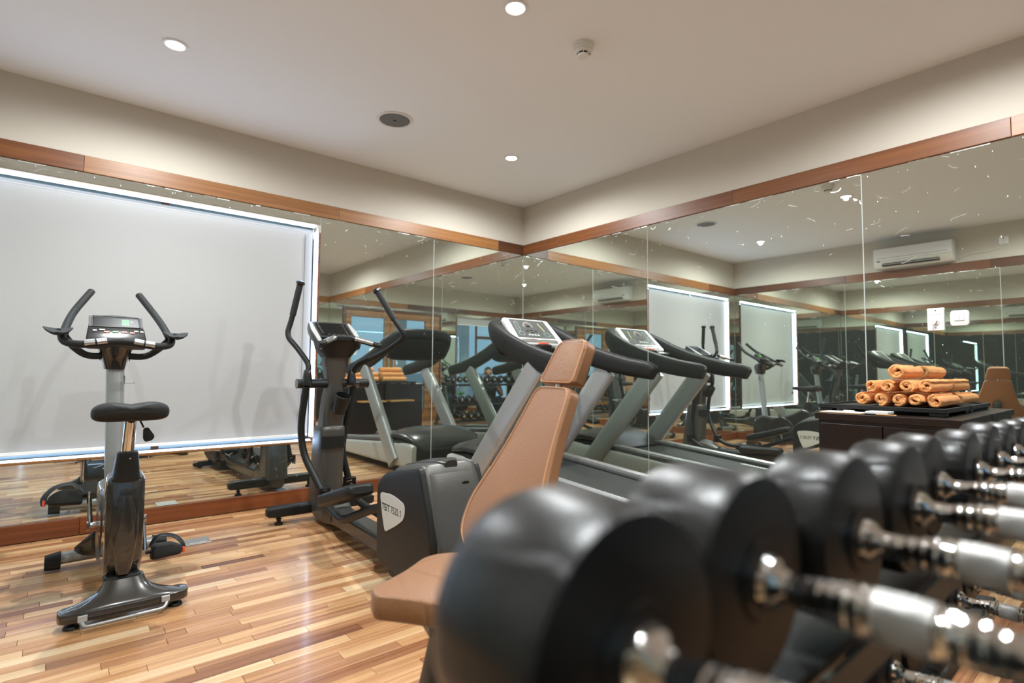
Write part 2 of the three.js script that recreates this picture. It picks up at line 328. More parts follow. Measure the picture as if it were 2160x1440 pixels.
// ---- floor: solid strips of hardwood laid along x
const floorObj = structGroup('floor');
mesh('subfloor', box(RX - TH, TH, -0.12, -0.012, -TH, RZ + TH, 0), MAT.darkWood, floorObj);
{
  const tones = [[[0.83, 0.66, 0.49], [0.70, 0.50, 0.34]], [[0.77, 0.58, 0.41], [0.63, 0.43, 0.28]], [[0.87, 0.72, 0.56], [0.76, 0.58, 0.41]], [[0.70, 0.50, 0.35], [0.54, 0.35, 0.22]], [[0.62, 0.42, 0.29], [0.46, 0.28, 0.175]], [[0.89, 0.77, 0.63], [0.79, 0.64, 0.48]], [[0.76, 0.57, 0.43], [0.61, 0.42, 0.29]], [[0.52, 0.34, 0.235], [0.36, 0.21, 0.135]]];
  const shine = field(256, 256, (u, v) => { const n = 0.24 + 0.16 * fbm(u, v, 5, 9, 4); return [n, n, n]; }, false, [0.7, 0.7]);
  const mats = tones.map((t) => phy({ color: C(0.82, 0.82, 0.775), map: woodTex(t[0], t[1], { w: 512, h: 128, fine: 40, broad: 5, cb: 1.7, cg: 1.4 }), roughness: 1, roughnessMap: shine, clearcoat: 0.22, clearcoatRoughness: 0.12 }));
  const weight = [0, 0, 0, 0, 0, 1, 1, 1, 2, 2, 2, 3, 5, 6, 6, 3], W = 0.0526, planks = [];
  const eye = camera.position, fw = V(0.63998, 0.05574, -0.76636), ri = V(0.76726, 0.00774, 0.64129);
  for (let r = 0; r < 96; r++) {
    let x = RX - rnd() * 0.4;
    while (x < 0) {
      const L = 0.22 + rnd() * 0.5, a = Math.max(x, RX), b = Math.min(x + L, 0), z0 = r * W, z1 = Math.min(z0 + W, RZ); x += L;
      if (b - a < 0.03) continue;
      const c = V((a + b) / 2, 0, (z0 + z1) / 2).sub(eye), d = c.dot(fw), px = c.dot(ri) / d * 1144 + 1080;
      const seen = d > 0.5 && px > -80 && px < 1000 && c.y / d * -1144 + 700 < 1560 ? 1 / (d * d) : 0;
      planks.push({ a, b, z0, z1, m: rnd() < 0.05 ? (rnd() < 0.4 ? 7 : 4) : weight[rnd() * 16 | 0], seen, k: rnd() * 9, dy: rnd() * 0.0005 });
    }
  }
  planks.sort((p, q) => q.seen - p.seen);
  const geo = (p, r) => {
    const g = flat(box(p.a + 0.0005, p.b - 0.0005, -0.014, -p.dy, p.z0 + 0.0004, p.z1 - 0.0004, r)), q = g.attributes.position, uv = g.attributes.uv;
    for (let i = 0; i < q.count; i++) uv.setXY(i, q.getX(i) * 0.75 + p.k, q.getZ(i) * 3.1 + p.k * 0.71);
    return g;
  };
  planks.slice(0, 300).forEach((p) => mesh('plank', geo(p, 0.0009), mats[p.m], floorObj, { keepUV: true }));
  mats.forEach((m, i) => { const rest = planks.slice(300).filter((p) => p.m === i); const o = mesh('planks', rest.map((p) => geo(p, 0)), m, floorObj, { keepUV: true }); o.userData.kind = 'stuff'; });
}

// ---- mirrors: panels of silvered glass with a ground edge
let mirrorN = 0;
function mirror(label, axis, u0, u1, y0, y1, group) {
  // axis: 'L' wall z = 0, 'R' wall x = 0, 'F' wall x = RX, 'B' wall z = RZ
  const gap = 0.0028, a = u0 + gap, b = u1 - gap, mid = (a + b) / 2;
  const at = { L: [mid, y0, 0], R: [0, y0, mid], F: [RX, y0, mid], B: [mid, y0, RZ] }[axis];
  const t = thing('mirror_panel', label, 'mirror', at, group);
  const mk = (p, q, h0, h1, d0, d1, r) => ({ L: () => box(p, q, h0, h1, -d1, -d0, r), R: () => box(d0, d1, h0, h1, p, q, r), F: () => box(RX - d1, RX - d0, h0, h1, p, q, r), B: () => box(p, q, h0, h1, RZ + d0, RZ + d1, r) })[axis]();
  const g = flat(mk(a, b, y0 + 0.001, y1 - 0.001, 0, 0.004, 0)), p = g.attributes.position, uv = g.attributes.uv, horizontal = axis === 'L' || axis === 'B';
  for (let i = 0; i < p.count; i++) uv.setXY(i, ((horizontal ? p.getX(i) : p.getZ(i)) - a) / 1.5, 1 - (y1 - p.getY(i)) / 2.02);
  mesh('silvered_glass', g, mirrorMats[mirrorN++ % 3], t, { keepUV: true });
  mesh('ground_edge', mk(u0 + 0.0006, u1 - 0.0006, y0 + 0.001, y1 - 0.001, 0.0042, 0.007, 0), MAT.backing, t);
  return t;
}
mirror('tall mirror panel between the blind frame and the seam left of the corner', 'L', WX1 + 0.015, -1.035, SK, T0);
mirror('tall mirror panel reaching the room corner on the wall with the blind', 'L', -1.035, -0.003, SK, T0);
mirror('narrow scratched mirror strip between the light strip and wooden trim', 'L', RX + 0.003, WX1 + 0.015, WY1 + 0.004, T0);
mirror('low mirror strip under the white blind showing the bike feet', 'L', RX + 0.003, WX1 + 0.015, SK, WY0 - 0.004);
mirror('thin upright mirror sliver beyond the outer edge of the blind', 'L', RX + 0.003, WX0 - 0.017, WY0 - 0.004, WY1 + 0.004);
mirror('wall mirror panel next to the corner behind the treadmill', 'R', 0.003, 1.487, SK, T0);
mirror('wall mirror panel behind the treadmill deck, before the towel cabinet', 'R', 1.487, 2.973, SK, T0);
mirror('wall mirror panel behind the towels carrying the two white switches', 'R', 2.973, 4.46, SK, T0);
mirror('wall mirror panel beyond the towel cabinet towards the doors', 'R', 4.46, RZ - 0.003, SK, T0);
mirror('wall mirror panel facing the treadmill, seen only in reflection', 'F', 0.003, 1.479, SK, T0);
mirror('wall mirror panel under the air conditioner, seen in reflection', 'F', 1.479, 2.976, SK, T0);
mirror('wall mirror panel under the air conditioner socket', 'F', 2.976, 4.46, SK, T0);
mirror('wall mirror panel at the dumbbell rack end', 'F', 4.46, RZ - 0.003, SK, T0);
mirror('narrow mirror panel between the doors and the rear window', 'B', QX1 + 0.018, DX0 - 0.004, SK, T0);
mirror('narrow mirror panel between the doors and the towel wall', 'B', DX1 + 0.004, -0.003, SK, T0);
mirror('low mirror strip above the wooden doors', 'B', DX0 - 0.004, DX1 + 0.004, DY1 + 0.004, T0);
mirror('low mirror strip above the rear window blind', 'B', RX + 0.003, QX1 + 0.018, QY1 + 0.004, T0);
mirror('low mirror strip under the rear window behind the dumbbells', 'B', RX + 0.003, QX1 + 0.018, SK, QY0 - 0.03);

// ---- window 1: behind the white blind
{
  const w = structGroup('window_1');
  mesh('window_frame', woodUV(flat([box(WX1 - 0.002, WX1 + 0.013, WY0, WY1 - 0.06, -0.16, 0.012, 0.002), box(WX0 - 0.013, WX0 + 0.002, WY0, WY1 - 0.06, -0.16, 0.012, 0.002)]), false), MAT.frameWood, w, { keepUV: true });
  mesh('window_sill', woodUV(flat(box(WX0 - 0.013, WX1 + 0.013, WY0 - 0.002, WY0 + 0.012, -0.16, 0.014, 0.002)), true), MAT.trimBoards[0], w, { keepUV: true });
  mesh('reveal', [box(WX0, WX1, WY1 - 0.006, WY1, -0.16, -0.002, 0)], MAT.wall, w);
  mesh('mullion', [box(-3.04, -3.0, WY0 + 0.012, WY1 - 0.006, -0.15, -0.11, 0.003)], MAT.frameWood, w);
  mesh('glass_pane', box(WX0 + 0.002, WX1 - 0.002, WY0 + 0.012, WY1 - 0.006, -0.135, -0.129, 0), MAT.glass, w);
}
{
  const t = thing('roller_blind', 'large white roller blind drawn down over the window behind the exercise bike', 'blind', [(WX0 + WX1) / 2, WY0, -0.03]);
  const x0 = -3.982, x1 = -2.072;
  mesh('roller_tube', [rod(V(x0 - 0.006, 2.0, -0.088), V(x1 + 0.008, 2.0, -0.088), 0.027, 0.027, 28)], MAT.blind, t);
  mesh('fabric', box(x0, x1, 0.488, 1.992, -0.0635, -0.0615, 0), MAT.blind, t);
  mesh('bottom_bar', [box(x0, x1, 0.470, 0.490, -0.068, -0.057, 0.004, 2)], MAT.ivory, t);
  for (const [p, q] of [[x1 + 0.004, x1 + 0.012], [x0 - 0.014, x0 - 0.004]]) mesh('bracket', box(p, q, 1.955, 2.03, -0.12, -0.062, 0.003), MAT.whitePlastic, t);
  const beads = []; for (let y = 0.62; y < 1.98; y += 0.0105) for (const dz of [-0.012, -0.001]) beads.push(new THREE.SphereGeometry(0.0022, 6, 5).translate(-2.0635, y, dz));
  const bc = mesh('bead_chain', beads, MAT.whitePlastic, t); bc.userData.kind = 'stuff';
}
{
  const t = thing('light_strip', 'bright bluish white light strip running round the edges of the white blind', 'light strip', [(WX0 + WX1) / 2, WY0 + 0.014, -0.05]);
  for (const [c, w, h, d] of STRIPS) mesh('strip', box(c.x - w / 2, c.x + w / 2, c.y - h / 2, c.y + h / 2, c.z - d / 2, c.z + d / 2, 0.002), MAT.glow, t);
}
// pull cord of the blind, seen near the second machine
{
  const t = thing('blind_cord', 'thin dark pull cord with a tassel hanging by the blind edge', 'cord', [-2.13, 0.615, -0.05]);
  mesh('cord', rod(V(-2.13, 0.66, -0.05), V(-2.13, 1.98, -0.056), 0.0012, 0.0012, 6), MAT.black, t);
  mesh('tassel', lathe([[0, 0], [0.009, 0.002], [0.008, 0.03], [0.003, 0.045], [0, 0.046]], V(-2.13, 0.615, -0.05)), MAT.black, t);
}

// ---- back wall: double glass door and rear window
{
  const d = structGroup('door_1'), z0 = RZ - 0.015, z1 = RZ + 0.05, zw = RZ + 0.09;
  const post = (x0, x1, y0, y1) => box(x0, x1, y0, y1, z0, z1, 0.004);
  mesh('door_frame', woodUV(flat([box(DX0, DX0 + 0.05, 0, DY1, RZ - 0.022, zw, 0.003), box(DX1 - 0.05, DX1, 0, DY1, RZ - 0.022, zw, 0.003), box(DX0 + 0.05, DX1 - 0.05, DY1 - 0.045, DY1, RZ - 0.022, zw, 0.003)]), false), MAT.trimBoards[3], d, { keepUV: true });
  const leaf = (x0, x1) => {
    const g = [post(x0, x0 + 0.105, 0.006, DY1 - 0.05), post(x1 - 0.105, x1, 0.006, DY1 - 0.05)], h = [post(x0 + 0.105, x1 - 0.105, DY1 - 0.16, DY1 - 0.05), post(x0 + 0.105, x1 - 0.105, 0.006, 0.235)];
    mesh('stile', woodUV(flat(g), false), MAT.doorWood, d, { keepUV: true }); mesh('rail', woodUV(flat(h), true), MAT.doorWood, d, { keepUV: true });
    mesh('glass_pane', box(x0 + 0.1, x1 - 0.1, 0.23, DY1 - 0.155, RZ + 0.014, RZ + 0.02, 0), MAT.glass, d);
  };
  leaf(-1.145, -0.294); leaf(-2.0, -1.151);
  mesh('side_post', woodUV(flat(post(-2.206, -2.006, 0.006, DY1 - 0.05)), false), MAT.doorWood, d, { keepUV: true });
  for (const x of [-1.105, -1.195]) mesh('pull_handle', [rod(V(x, 0.72, RZ - 0.06), V(x, 1.18, RZ - 0.06), 0.011), rod(V(x, 0.8, RZ - 0.06), V(x, 0.8, RZ - 0.01), 0.007), rod(V(x, 1.1, RZ - 0.06), V(x, 1.1, RZ - 0.01), 0.007)], MAT.steel, d);
  for (const y of [0.3, 1.0, 1.72]) mesh('hinge', [rod(V(-2.003, y - 0.05, RZ - 0.02), V(-2.003, y + 0.05, RZ - 0.02), 0.008, 0.008, 10)], MAT.steel, d);
  mesh('sign', box(-0.51, -0.46, 1.235, 1.31, RZ + 0.012, RZ + 0.0138, 0), MAT.whitePlastic, d);
}
{
  const w = structGroup('window_2'), zw = RZ + 0.16;
  mesh('window_frame', woodUV(flat([box(QX1, QX1 + 0.016, QY0 - 0.02, QY1, RZ - 0.012, zw, 0.002), box(QX0 - 0.016, QX0, QY0 - 0.02, QY1, RZ - 0.012, zw, 0.002)]), false), MAT.frameWood, w, { keepUV: true });
  mesh('window_sill', woodUV(flat(box(QX0 - 0.016, QX1 + 0.016, QY0 - 0.022, QY0, RZ - 0.015, zw, 0.002)), true), MAT.frameWood, w, { keepUV: true });
  mesh('mullion', [box(-3.21, -3.18, QY0, QY1, RZ + 0.10, RZ + 0.14, 0.002), box(QX0, -3.21, 1.64, 1.70, RZ + 0.10, RZ + 0.14, 0.002)], MAT.trimBoards[3], w);
  mesh('glass_pane', box(QX0 + 0.001, QX1 - 0.001, QY0, QY1, RZ + 0.117, RZ + 0.123, 0), MAT.glass, w);
  const t = thing('roller_blind', 'cream roller blind rolled most of the way up over the rear window', 'blind', [(QX0 + QX1) / 2, 1.9, RZ + 0.04]);
  mesh('roller_tube', rod(V(QX0 + 0.02, 2.02, RZ + 0.05), V(QX1 - 0.02, 2.02, RZ + 0.05), 0.03, 0.03, 24), MAT.blind, t);
  mesh('fabric', box(QX0 + 0.03, QX1 - 0.03, 1.915, 2.02, RZ + 0.019, RZ + 0.021, 0), MAT.blind, t);
  mesh('bottom_bar', box(QX0 + 0.03, QX1 - 0.03, 1.9, 1.918, RZ + 0.014, RZ + 0.026, 0.004), MAT.ivory, t);
}
// terrace outside the doors
struct('planter_ledge', box(-4.0, -2.5, -0.02, 0.36, RZ + 0.34, RZ + 0.62, 0.01), MAT.outerWall);
struct('terrace_floor', box(-6, 2, -0.14, -0.02, RZ + TH, RZ + 4, 0), MAT.terrace);
struct('terrace_wall', [box(-6, 2, -0.02, 0.9, RZ + 3.4, RZ + 3.6, 0)], MAT.outerWall);
for (const [x, l] of [[-2.1, 'white square terrace column seen through the wooden doors'], [-3.75, 'white square terrace column seen through the rear window']])
  tag(mesh('terrace_column', [box(x - 0.11, x + 0.11, -0.02, 3.2, RZ + 1.3, RZ + 1.52, 0.01), box(x - 0.15, x + 0.15, -0.02, 0.12, RZ + 1.26, RZ + 1.56, 0.01)], MAT.outerWall), l, 'column');

// ---- ceiling fittings
const lampWords = ['recessed round downlight nearest the room corner', 'recessed round downlight above the exercise bike', 'recessed round downlight in the middle of the ceiling', 'recessed round downlight above the towel cabinet', 'recessed round downlight above the dumbbell rack'];
LAMP_SPOTS.forEach(([x, z], i) => {
  const t = thing('downlight', lampWords[i], 'light', [x, RH, z], 'ceiling downlights');
  mesh('rim', lathe([[0.042, 0.0], [0.042, -0.004], [0.046, -0.007], [0.056, -0.006], [0.058, 0]], V(x, RH, z)), MAT.whitePlastic, t);
  mesh('diffuser', lathe([[0, -0.0035], [0.041, -0.003], [0.0415, 0], [0, 0]], V(x, RH, z)), MAT.lampGlow, t);
});
for (const [x, z, l] of [[-1.893, 0.888, 'round ceiling speaker with grey grille near the blind wall'], [-1.91, 3.7, 'round ceiling speaker with grey grille near the doors']]) {
  const t = thing('ceiling_speaker', l, 'speaker', [x, RH, z]);
  mesh('rim', lathe([[0.098, 0], [0.098, -0.006], [0.104, -0.009], [0.116, -0.006], [0.118, 0]], V(x, RH, z), Y, 48), MAT.ivory, t);
  mesh('grille', lathe([[0, -0.008], [0.06, -0.0075], [0.0985, -0.005], [0.0985, 0], [0, 0]], V(x, RH, z), Y, 48), std({ color: C(0.13, 0.125, 0.115), roughness: 0.6, bumpMap: weaveBump, bumpScale: 0.001 }), t);
  mesh('emblem', box(x - 0.008, x + 0.008, RH - 0.011, RH - 0.0075, z - 0.004, z + 0.004, 0.001), MAT.black, t);
}
{
  const x = -1.559, z = 2.242, t = thing('smoke_detector', 'small white smoke detector dome on the ceiling', 'smoke detector', [x, RH, z]);
  mesh('base', lathe([[0.052, 0], [0.052, -0.026], [0.048, -0.03], [0, -0.03]], V(x, RH, z)), MAT.ivory, t);
  mesh('chamber', lathe([[0.046, -0.028], [0.046, -0.036], [0.036, -0.046], [0, -0.046]], V(x, RH, z)), MAT.ivory, t);
  mesh('slot_ring', lathe([[0.03, -0.044], [0.03, -0.054], [0, -0.054]], V(x, RH, z)), MAT.black, t);
  const fins = []; for (let i = 0; i < 8; i++) fins.push(box(0.027, 0.037, -0.056, -0.044, -0.0015, 0.0015, 0.0005).rotateY(i * Math.PI / 4).translate(x, RH, z));
  mesh('fin', fins, MAT.ivory, t);
  mesh('cap', lathe([[0.03, -0.053], [0.031, -0.057], [0.026, -0.061], [0, -0.062]], V(x, RH, z)), MAT.ivory, t);
}

// ---- wall devices
{
  const z0 = 3.262, z1 = 3.334, y0 = 1.19, y1 = 1.308, zm = (z0 + z1) / 2;
  const t = thing('volume_control', 'upright white volume control plate with a rotary knob on the mirror', 'switch', [0, y0, zm]);
  mesh('plate', box(-0.011, 0, y0, y1, z0, z1, 0.003, 2), MAT.whitePlastic, t);
  for (const y of [y1 - 0.014, y0 + 0.014]) mesh('screw', rod(V(-0.0122, y, zm), V(-0.01, y, zm), 0.0028, 0.0028, 10), MAT.darkGrey, t);
  const cy = y0 + 0.042;
  mesh('knob', [lathe([[0.0155, 0], [0.0145, 0.004], [0.008, 0.006], [0, 0.006]], V(-0.011, cy, zm), NX), box(-0.03, -0.014, cy - 0.014, cy + 0.014, zm - 0.0045, zm + 0.0045, 0.003).translate(0.011, -cy, -zm).rotateX(0.5).translate(-0.011, cy, zm)], MAT.whitePlastic, t);
  const m = tex(canvas(256, 128, (g) => { g.fillStyle = '#dedddb'; g.fillRect(0, 0, 256, 128); g.fillStyle = '#5c5c58'; g.font = '24px sans-serif'; g.textAlign = 'center'; g.fillText('VOLUME CONTROL', 128, 40); g.lineWidth = 3; g.strokeStyle = '#8a8a86'; }));
  const lab = new THREE.PlaneGeometry(0.052, 0.026).rotateY(-Math.PI / 2).translate(-0.0112, y1 - 0.042, zm);
  mesh('lettering', lab, std({ map: m, roughness: 0.4 }), t, { keepUV: true });
}
{
  const z0 = 3.357, z1 = 3.434, y0 = 1.209, y1 = 1.289, zm = (z0 + z1) / 2;
  const t = thing('light_switch', 'wide white double light switch beside the volume control', 'switch', [0, y0, zm]);
  mesh('plate', slab(rounded([[z0 - zm, y0], [z1 - zm, y0], [z1 - zm, y1], [z0 - zm, y1]], 0.018), 0.01, V(-0.005, 0, zm), Z, Y, 0.004, 3), MAT.whitePlastic, t);
  for (const k of [-1, 1]) mesh('rocker', box(-0.0135, -0.008, y0 + 0.027, y1 - 0.022, zm + k * 0.0105 - 0.01, zm + k * 0.0105 + 0.01, 0.0015), MAT.whitePlastic, t);
}
{
  const t = thing('air_conditioner', 'white split air conditioner high on the wall facing the towels', 'air conditioner', [RX, 2.225, 2.24]);
  const sh = rounded([[0, 2.235, 0.03], [0.14, 2.225, 0.03], [0.195, 2.29, 0.05], [0.2, 2.46, 0.03], [0, 2.475, 0.01]], 0.02);
  mesh('housing', slab(sh, 0.755, V(RX, 0, 2.24), X, Y, 0.008, 2), MAT.ivory, t);
  mesh('front_panel', box(RX + 0.197, RX + 0.205, 2.315, 2.452, 1.868, 2.612, 0.004), MAT.whitePlastic, t);
  mesh('outlet', box(RX + 0.13, RX + 0.190, 2.245, 2.272, 1.95, 2.50, 0.004).translate(0.006, 0, 0), MAT.black, t);
  for (const y of [2.262, 2.282]) mesh('louvre', box(RX + 0.16, RX + 0.203, y - 0.002, y + 0.002, 1.95, 2.50, 0.001), MAT.ivory, t);
  mesh('panel_groove', box(RX + 0.2035, RX + 0.2058, 2.338, 2.341, 1.9, 2.58, 0), MAT.darkGrey, t);
  mesh('indicator', box(RX + 0.199, RX + 0.2065, 2.30, 2.308, 1.9, 1.93, 0.001), MAT.darkGrey, t);
}
{
  const t = thing('wall_socket', 'white wall socket with red indicator beside the air conditioner', 'socket', [RX, 2.36, 3.016]);
  mesh('plate', box(RX, RX + 0.012, 2.358, 2.44, 2.975, 3.057, 0.003, 2), MAT.whitePlastic, t);
  mesh('indicator', box(RX + 0.011, RX + 0.0145, 2.418, 2.428, 3.01, 3.02, 0.001), MAT.red, t);
  mesh('rocker', box(RX + 0.011, RX + 0.015, 2.385, 2.41, 3.005, 3.027, 0.001), MAT.whitePlastic, t);
  tag(mesh('power_cable', pipe([V(RX + 0.014, 2.37, 3.016), V(RX + 0.012, 2.33, 2.98), V(RX + 0.01, 2.30, 2.86), V(RX + 0.01, 2.30, 2.74), V(RX + 0.012, 2.27, 2.65), V(RX + 0.02, 2.262, 2.61)], 0.005), MAT.ivory), 'pale cable hanging between wall socket and air conditioner', 'cable');
}
{
  const t = thing('floor_plate', 'small silver cover plate let into the wooden floor', 'floor plate', [-2.88, 0, 0.55]);
  mesh('plate', box(-2.945, -2.82, 0, 0.003, 0.49, 0.615, 0.002), MAT.steel, t);
  mesh('flap', box(-2.925, -2.84, 0.0025, 0.005, 0.51, 0.595, 0.001), MAT.steel, t);
}
// ---------------------------------------------------------------- exercise bike (faces the blind)
{
  const cx = -3.288, t = thing('exercise_bike', 'black upright exercise bike standing before the white blind', 'exercise bike', [cx, 0, 1.05]);
  // body shroud: a narrow flywheel casing, taller at the rear where the seat tube enters
  const prof = rounded([[0.70, 0.17, 0.05], [0.735, 0.40, 0.03], [0.81, 0.44, 0.02], [0.90, 0.43, 0.06], [1.02, 0.42, 0.08], [1.20, 0.49, 0.05], [1.30, 0.545, 0.02], [1.385, 0.53, 0.03], [1.405, 0.36, 0.08], [1.395, 0.18, 0.06], [1.33, 0.115, 0.03], [0.78, 0.11, 0.05]], 0.05);
  // shape x = world z, shape y = world y -> u = Z, v = Y
  mesh('casing', slab(prof, 0.128, V(cx, 0, 0), Z, Y, 0.03, 5), MAT.bodyShell, t);
  mesh('rear_panel', loft([0, 0.2, 0.5, 0.8, 1].map((k) => { const y = 0.155 + 0.30 * k, z = 1.394 + 0.012 * Math.sin(k * Math.PI); return ring(V(cx, y, z), X, Z, 0.022 + 0.02 * Math.sin(k * Math.PI), 0.018, 2.6, 20); })), MAT.bodyShell, t);
  mesh('side_disc', [lathe([[0, 0.0], [0.10, 0.002], [0.15, 0.006], [0.156, 0], [0.156, -0.01]], V(cx - 0.062, 0.28, 1.06), NX, 40), lathe([[0, 0.0], [0.10, 0.002], [0.15, 0.006], [0.156, 0], [0.156, -0.01]], V(cx + 0.062, 0.28, 1.06), X, 40)], MAT.charcoal, t);
  mesh('waist', box(cx - 0.06, cx + 0.06, 0.10, 0.15, 1.30, 1.40, 0.012, 2), MAT.black, t);
  // seat tube boot, post, saddle
  mesh('boot', loft([[0.50, 0.055, 0.05, 1.333], [0.515, 0.058, 0.055, 1.338], [0.525, 0.047, 0.047, 1.343], [0.58, 0.041, 0.042, 1.352], [0.622, 0.036, 0.036, 1.36], [0.626, 0.028, 0.028, 1.361]].map(([y, a, b, z]) => ring(V(cx, y, z), X, Z, a, b, 3.2, 28))), MAT.black, t);
  mesh('rivet', ball(V(cx + 0.006, 0.602, 1.3995), 0.0035), MAT.chrome, t);
  mesh('seat_post', rod(V(cx + 0.0, 0.6, 1.356), V(cx + 0.004, 0.775, 1.385), 0.0215, 0.0215, 24), MAT.chrome, t);
  const saddle = []; // cross sections along z: narrow nose at the front, wide at the rear with a central dip
  for (const [z, w, h, top] of [[1.185, 0.006, 0.008, 0.79], [1.19, 0.022, 0.03, 0.80], [1.215, 0.034, 0.045, 0.808], [1.27, 0.044, 0.055, 0.811], [1.32, 0.068, 0.066, 0.814], [1.36, 0.102, 0.076, 0.82], [1.40, 0.125, 0.084, 0.827], [1.44, 0.128, 0.086, 0.829], [1.468, 0.118, 0.076, 0.826], [1.483, 0.094, 0.052, 0.818], [1.487, 0.06, 0.026, 0.808]]) {
    const r = ring(V(cx + 0.0, top - h / 2, z), X, Y, w, h / 2 * 1.1, 2.7, 36);
    for (const p of r) { const k = (p.x - cx) / w; if (p.y > top - h / 2) p.y -= 0.014 * Math.exp(-k * k * 7) * Math.min(1, w / 0.1); else p.y += 0.014 * (1 - k * k) * Math.min(1, w / 0.1); }
    saddle.push(r);
  }
  mesh('saddle', loft(saddle), MAT.blackSoft, t);
  mesh('seat_clamp', [rod(V(cx + 0.004, 0.76, 1.36), V(cx + 0.004, 0.76, 1.41), 0.017), box(cx - 0.03, cx + 0.036, 0.764, 0.772, 1.34, 1.43, 0.002)], MAT.black, t);
  const lever = mesh('height_lever', rod(V(cx + 0.026, 0.768, 1.40), V(cx + 0.046, 0.722, 1.405), 0.0035, 0.0035, 8), MAT.black, t);
  mesh('lever_paddle', slab(rounded([[-0.009, 0.03], [0.009, 0.03], [0.023, -0.012], [0.012, -0.026], [-0.014, -0.026], [-0.019, -0.01]], 0.008), 0.012, V(cx + 0.06, 0.692, 1.405), V(0.97, 0.24, 0), V(-0.24, 0.97, 0), 0.004, 2), MAT.black, lever);
  // mast
  const mA = V(cx - 0.004, 0.40, 0.845), mB = V(cx - 0.016, 0.975, 0.783);
  mesh('mast', sweep([mA, mA.clone().lerp(mB, 0.5), mB], [[0.031, 0.037], [0.031, 0.037], [0.031, 0.037]], 28, true, Z), MAT.silver, t);
  mesh('hook', [box(cx + 0.02, cx + 0.024, 0.885, 0.925, 0.79, 0.802, 0.001), box(cx + 0.02, cx + 0.062, 0.8855, 0.888, 0.79, 0.802, 0.001), box(cx + 0.06, cx + 0.0625, 0.8855, 0.895, 0.79, 0.802, 0.001)], MAT.chrome, t);
  // neck under the console
  mesh('neck', loft([[0.955, 0.042, 0.05, 0.785], [0.985, 0.048, 0.056, 0.782], [1.03, 0.062, 0.066, 0.785], [1.062, 0.072, 0.075, 0.80], [1.085, 0.07, 0.06, 0.82]].map(([y, a, b, z]) => ring(V(cx - 0.02, y, z), X, Z, a, b, 3.4, 30))), MAT.blackGloss, t);
  mesh('bolt', [ball(V(cx - 0.082, 1.025, 0.80), 0.006, 0.6), ball(V(cx + 0.042, 1.025, 0.80), 0.006, 0.6), ball(V(cx - 0.078, 1.0, 0.80), 0.005, 0.6), ball(V(cx + 0.038, 1.0, 0.80), 0.005, 0.6)], MAT.chrome, t);
  // console: a wedge tilted towards the rider
  const cc = V(cx - 0.022, 1.155, 0.83), cu = X.clone(), cv = V(0, 0.72, -0.69).normalize(), cn = V(0, 0.69, 0.72).normalize();
  const P = (a, b, n = 0) => cc.clone().addScaledVector(cu, a).addScaledVector(cv, b).addScaledVector(cn, n);
  const con = mesh('console', slab(rounded([[-0.118, -0.098, 0.02], [0.12, -0.098, 0.02], [0.102, 0.085, 0.03], [0.03, 0.098, 0.1], [-0.03, 0.098, 0.1], [-0.10, 0.085, 0.03]], 0.02), 0.05, P(0, 0, -0.03), cu, cv, 0.008, 3), MAT.charcoal, t);
  mesh('lower_lip', slab(rounded([[-0.118, -0.098], [0.12, -0.098], [0.111, 0.0], [-0.109, 0.0]], 0.012), 0.012, P(0, 0, -0.004), cu, cv, 0.005, 2), MAT.blackGloss, t);
  const face = tex(canvas(512, 256, (g) => {
    g.fillStyle = '#040404'; g.fillRect(0, 0, 512, 256); g.fillStyle = '#0a0a0a'; g.fillRect(8, 10, 496, 236);
    g.fillStyle = '#123d12'; g.fillRect(318, 30, 90, 190); g.fillStyle = '#49d85a'; for (let i = 0; i < 4; i++) g.fillRect(322, 44 + i * 44, 82, 24);
    g.fillStyle = '#cfd4cd'; for (const [x, y] of [[424, 60], [440, 60], [424, 90], [446, 90], [432, 120]]) g.fillRect(x, y, 8, 12);
  }));
  const glow = tex(canvas(64, 32, (g) => { g.fillStyle = '#000'; g.fillRect(0, 0, 64, 32); g.fillStyle = '#2fae3c'; for (let i = 0; i < 4; i++) g.fillRect(40, 5 + i * 6, 11, 3); }));
  const quad = (w, h, at, u, v) => new THREE.PlaneGeometry(w, h).applyMatrix4(M4(at, u, v, u.clone().cross(v)));
  mesh('display', quad(0.176, 0.06, P(0, 0.036, 0.0012), cu, cv), phy({ map: face, emissiveMap: glow, emissive: C(1, 1, 1), emissiveIntensity: 0.9, roughness: 0.3, specularIntensity: 0.15 }), con, { keepUV: true });
  mesh('display_frame', [box(-0.094, 0.094, 0.067, 0.07, -0.004, 0.0025, 0), box(-0.094, 0.094, 0.002, 0.005, -0.004, 0.0025, 0), box(-0.094, -0.091, 0.002, 0.07, -0.004, 0.0025, 0), box(0.091, 0.094, 0.002, 0.07, -0.004, 0.0025, 0), box(-0.092, 0.092, 0.076, 0.079, -0.004, 0.002, 0), box(-0.105, -0.095, 0.0, 0.075, -0.004, 0.002, 0.001), box(0.095, 0.105, 0.0, 0.075, -0.004, 0.002, 0.001)].map((g) => flat(g).applyMatrix4(M4(P(0, 0), cu, cv, cn))), MAT.steelDark, con);
  const bm = { o: std({ color: C(0.70, 0.17, 0.06), roughness: 0.4 }), g: std({ color: C(0.05, 0.34, 0.09), roughness: 0.4 }), r: std({ color: C(0.62, 0.10, 0.07), roughness: 0.4 }), w: MAT.lightGrey };
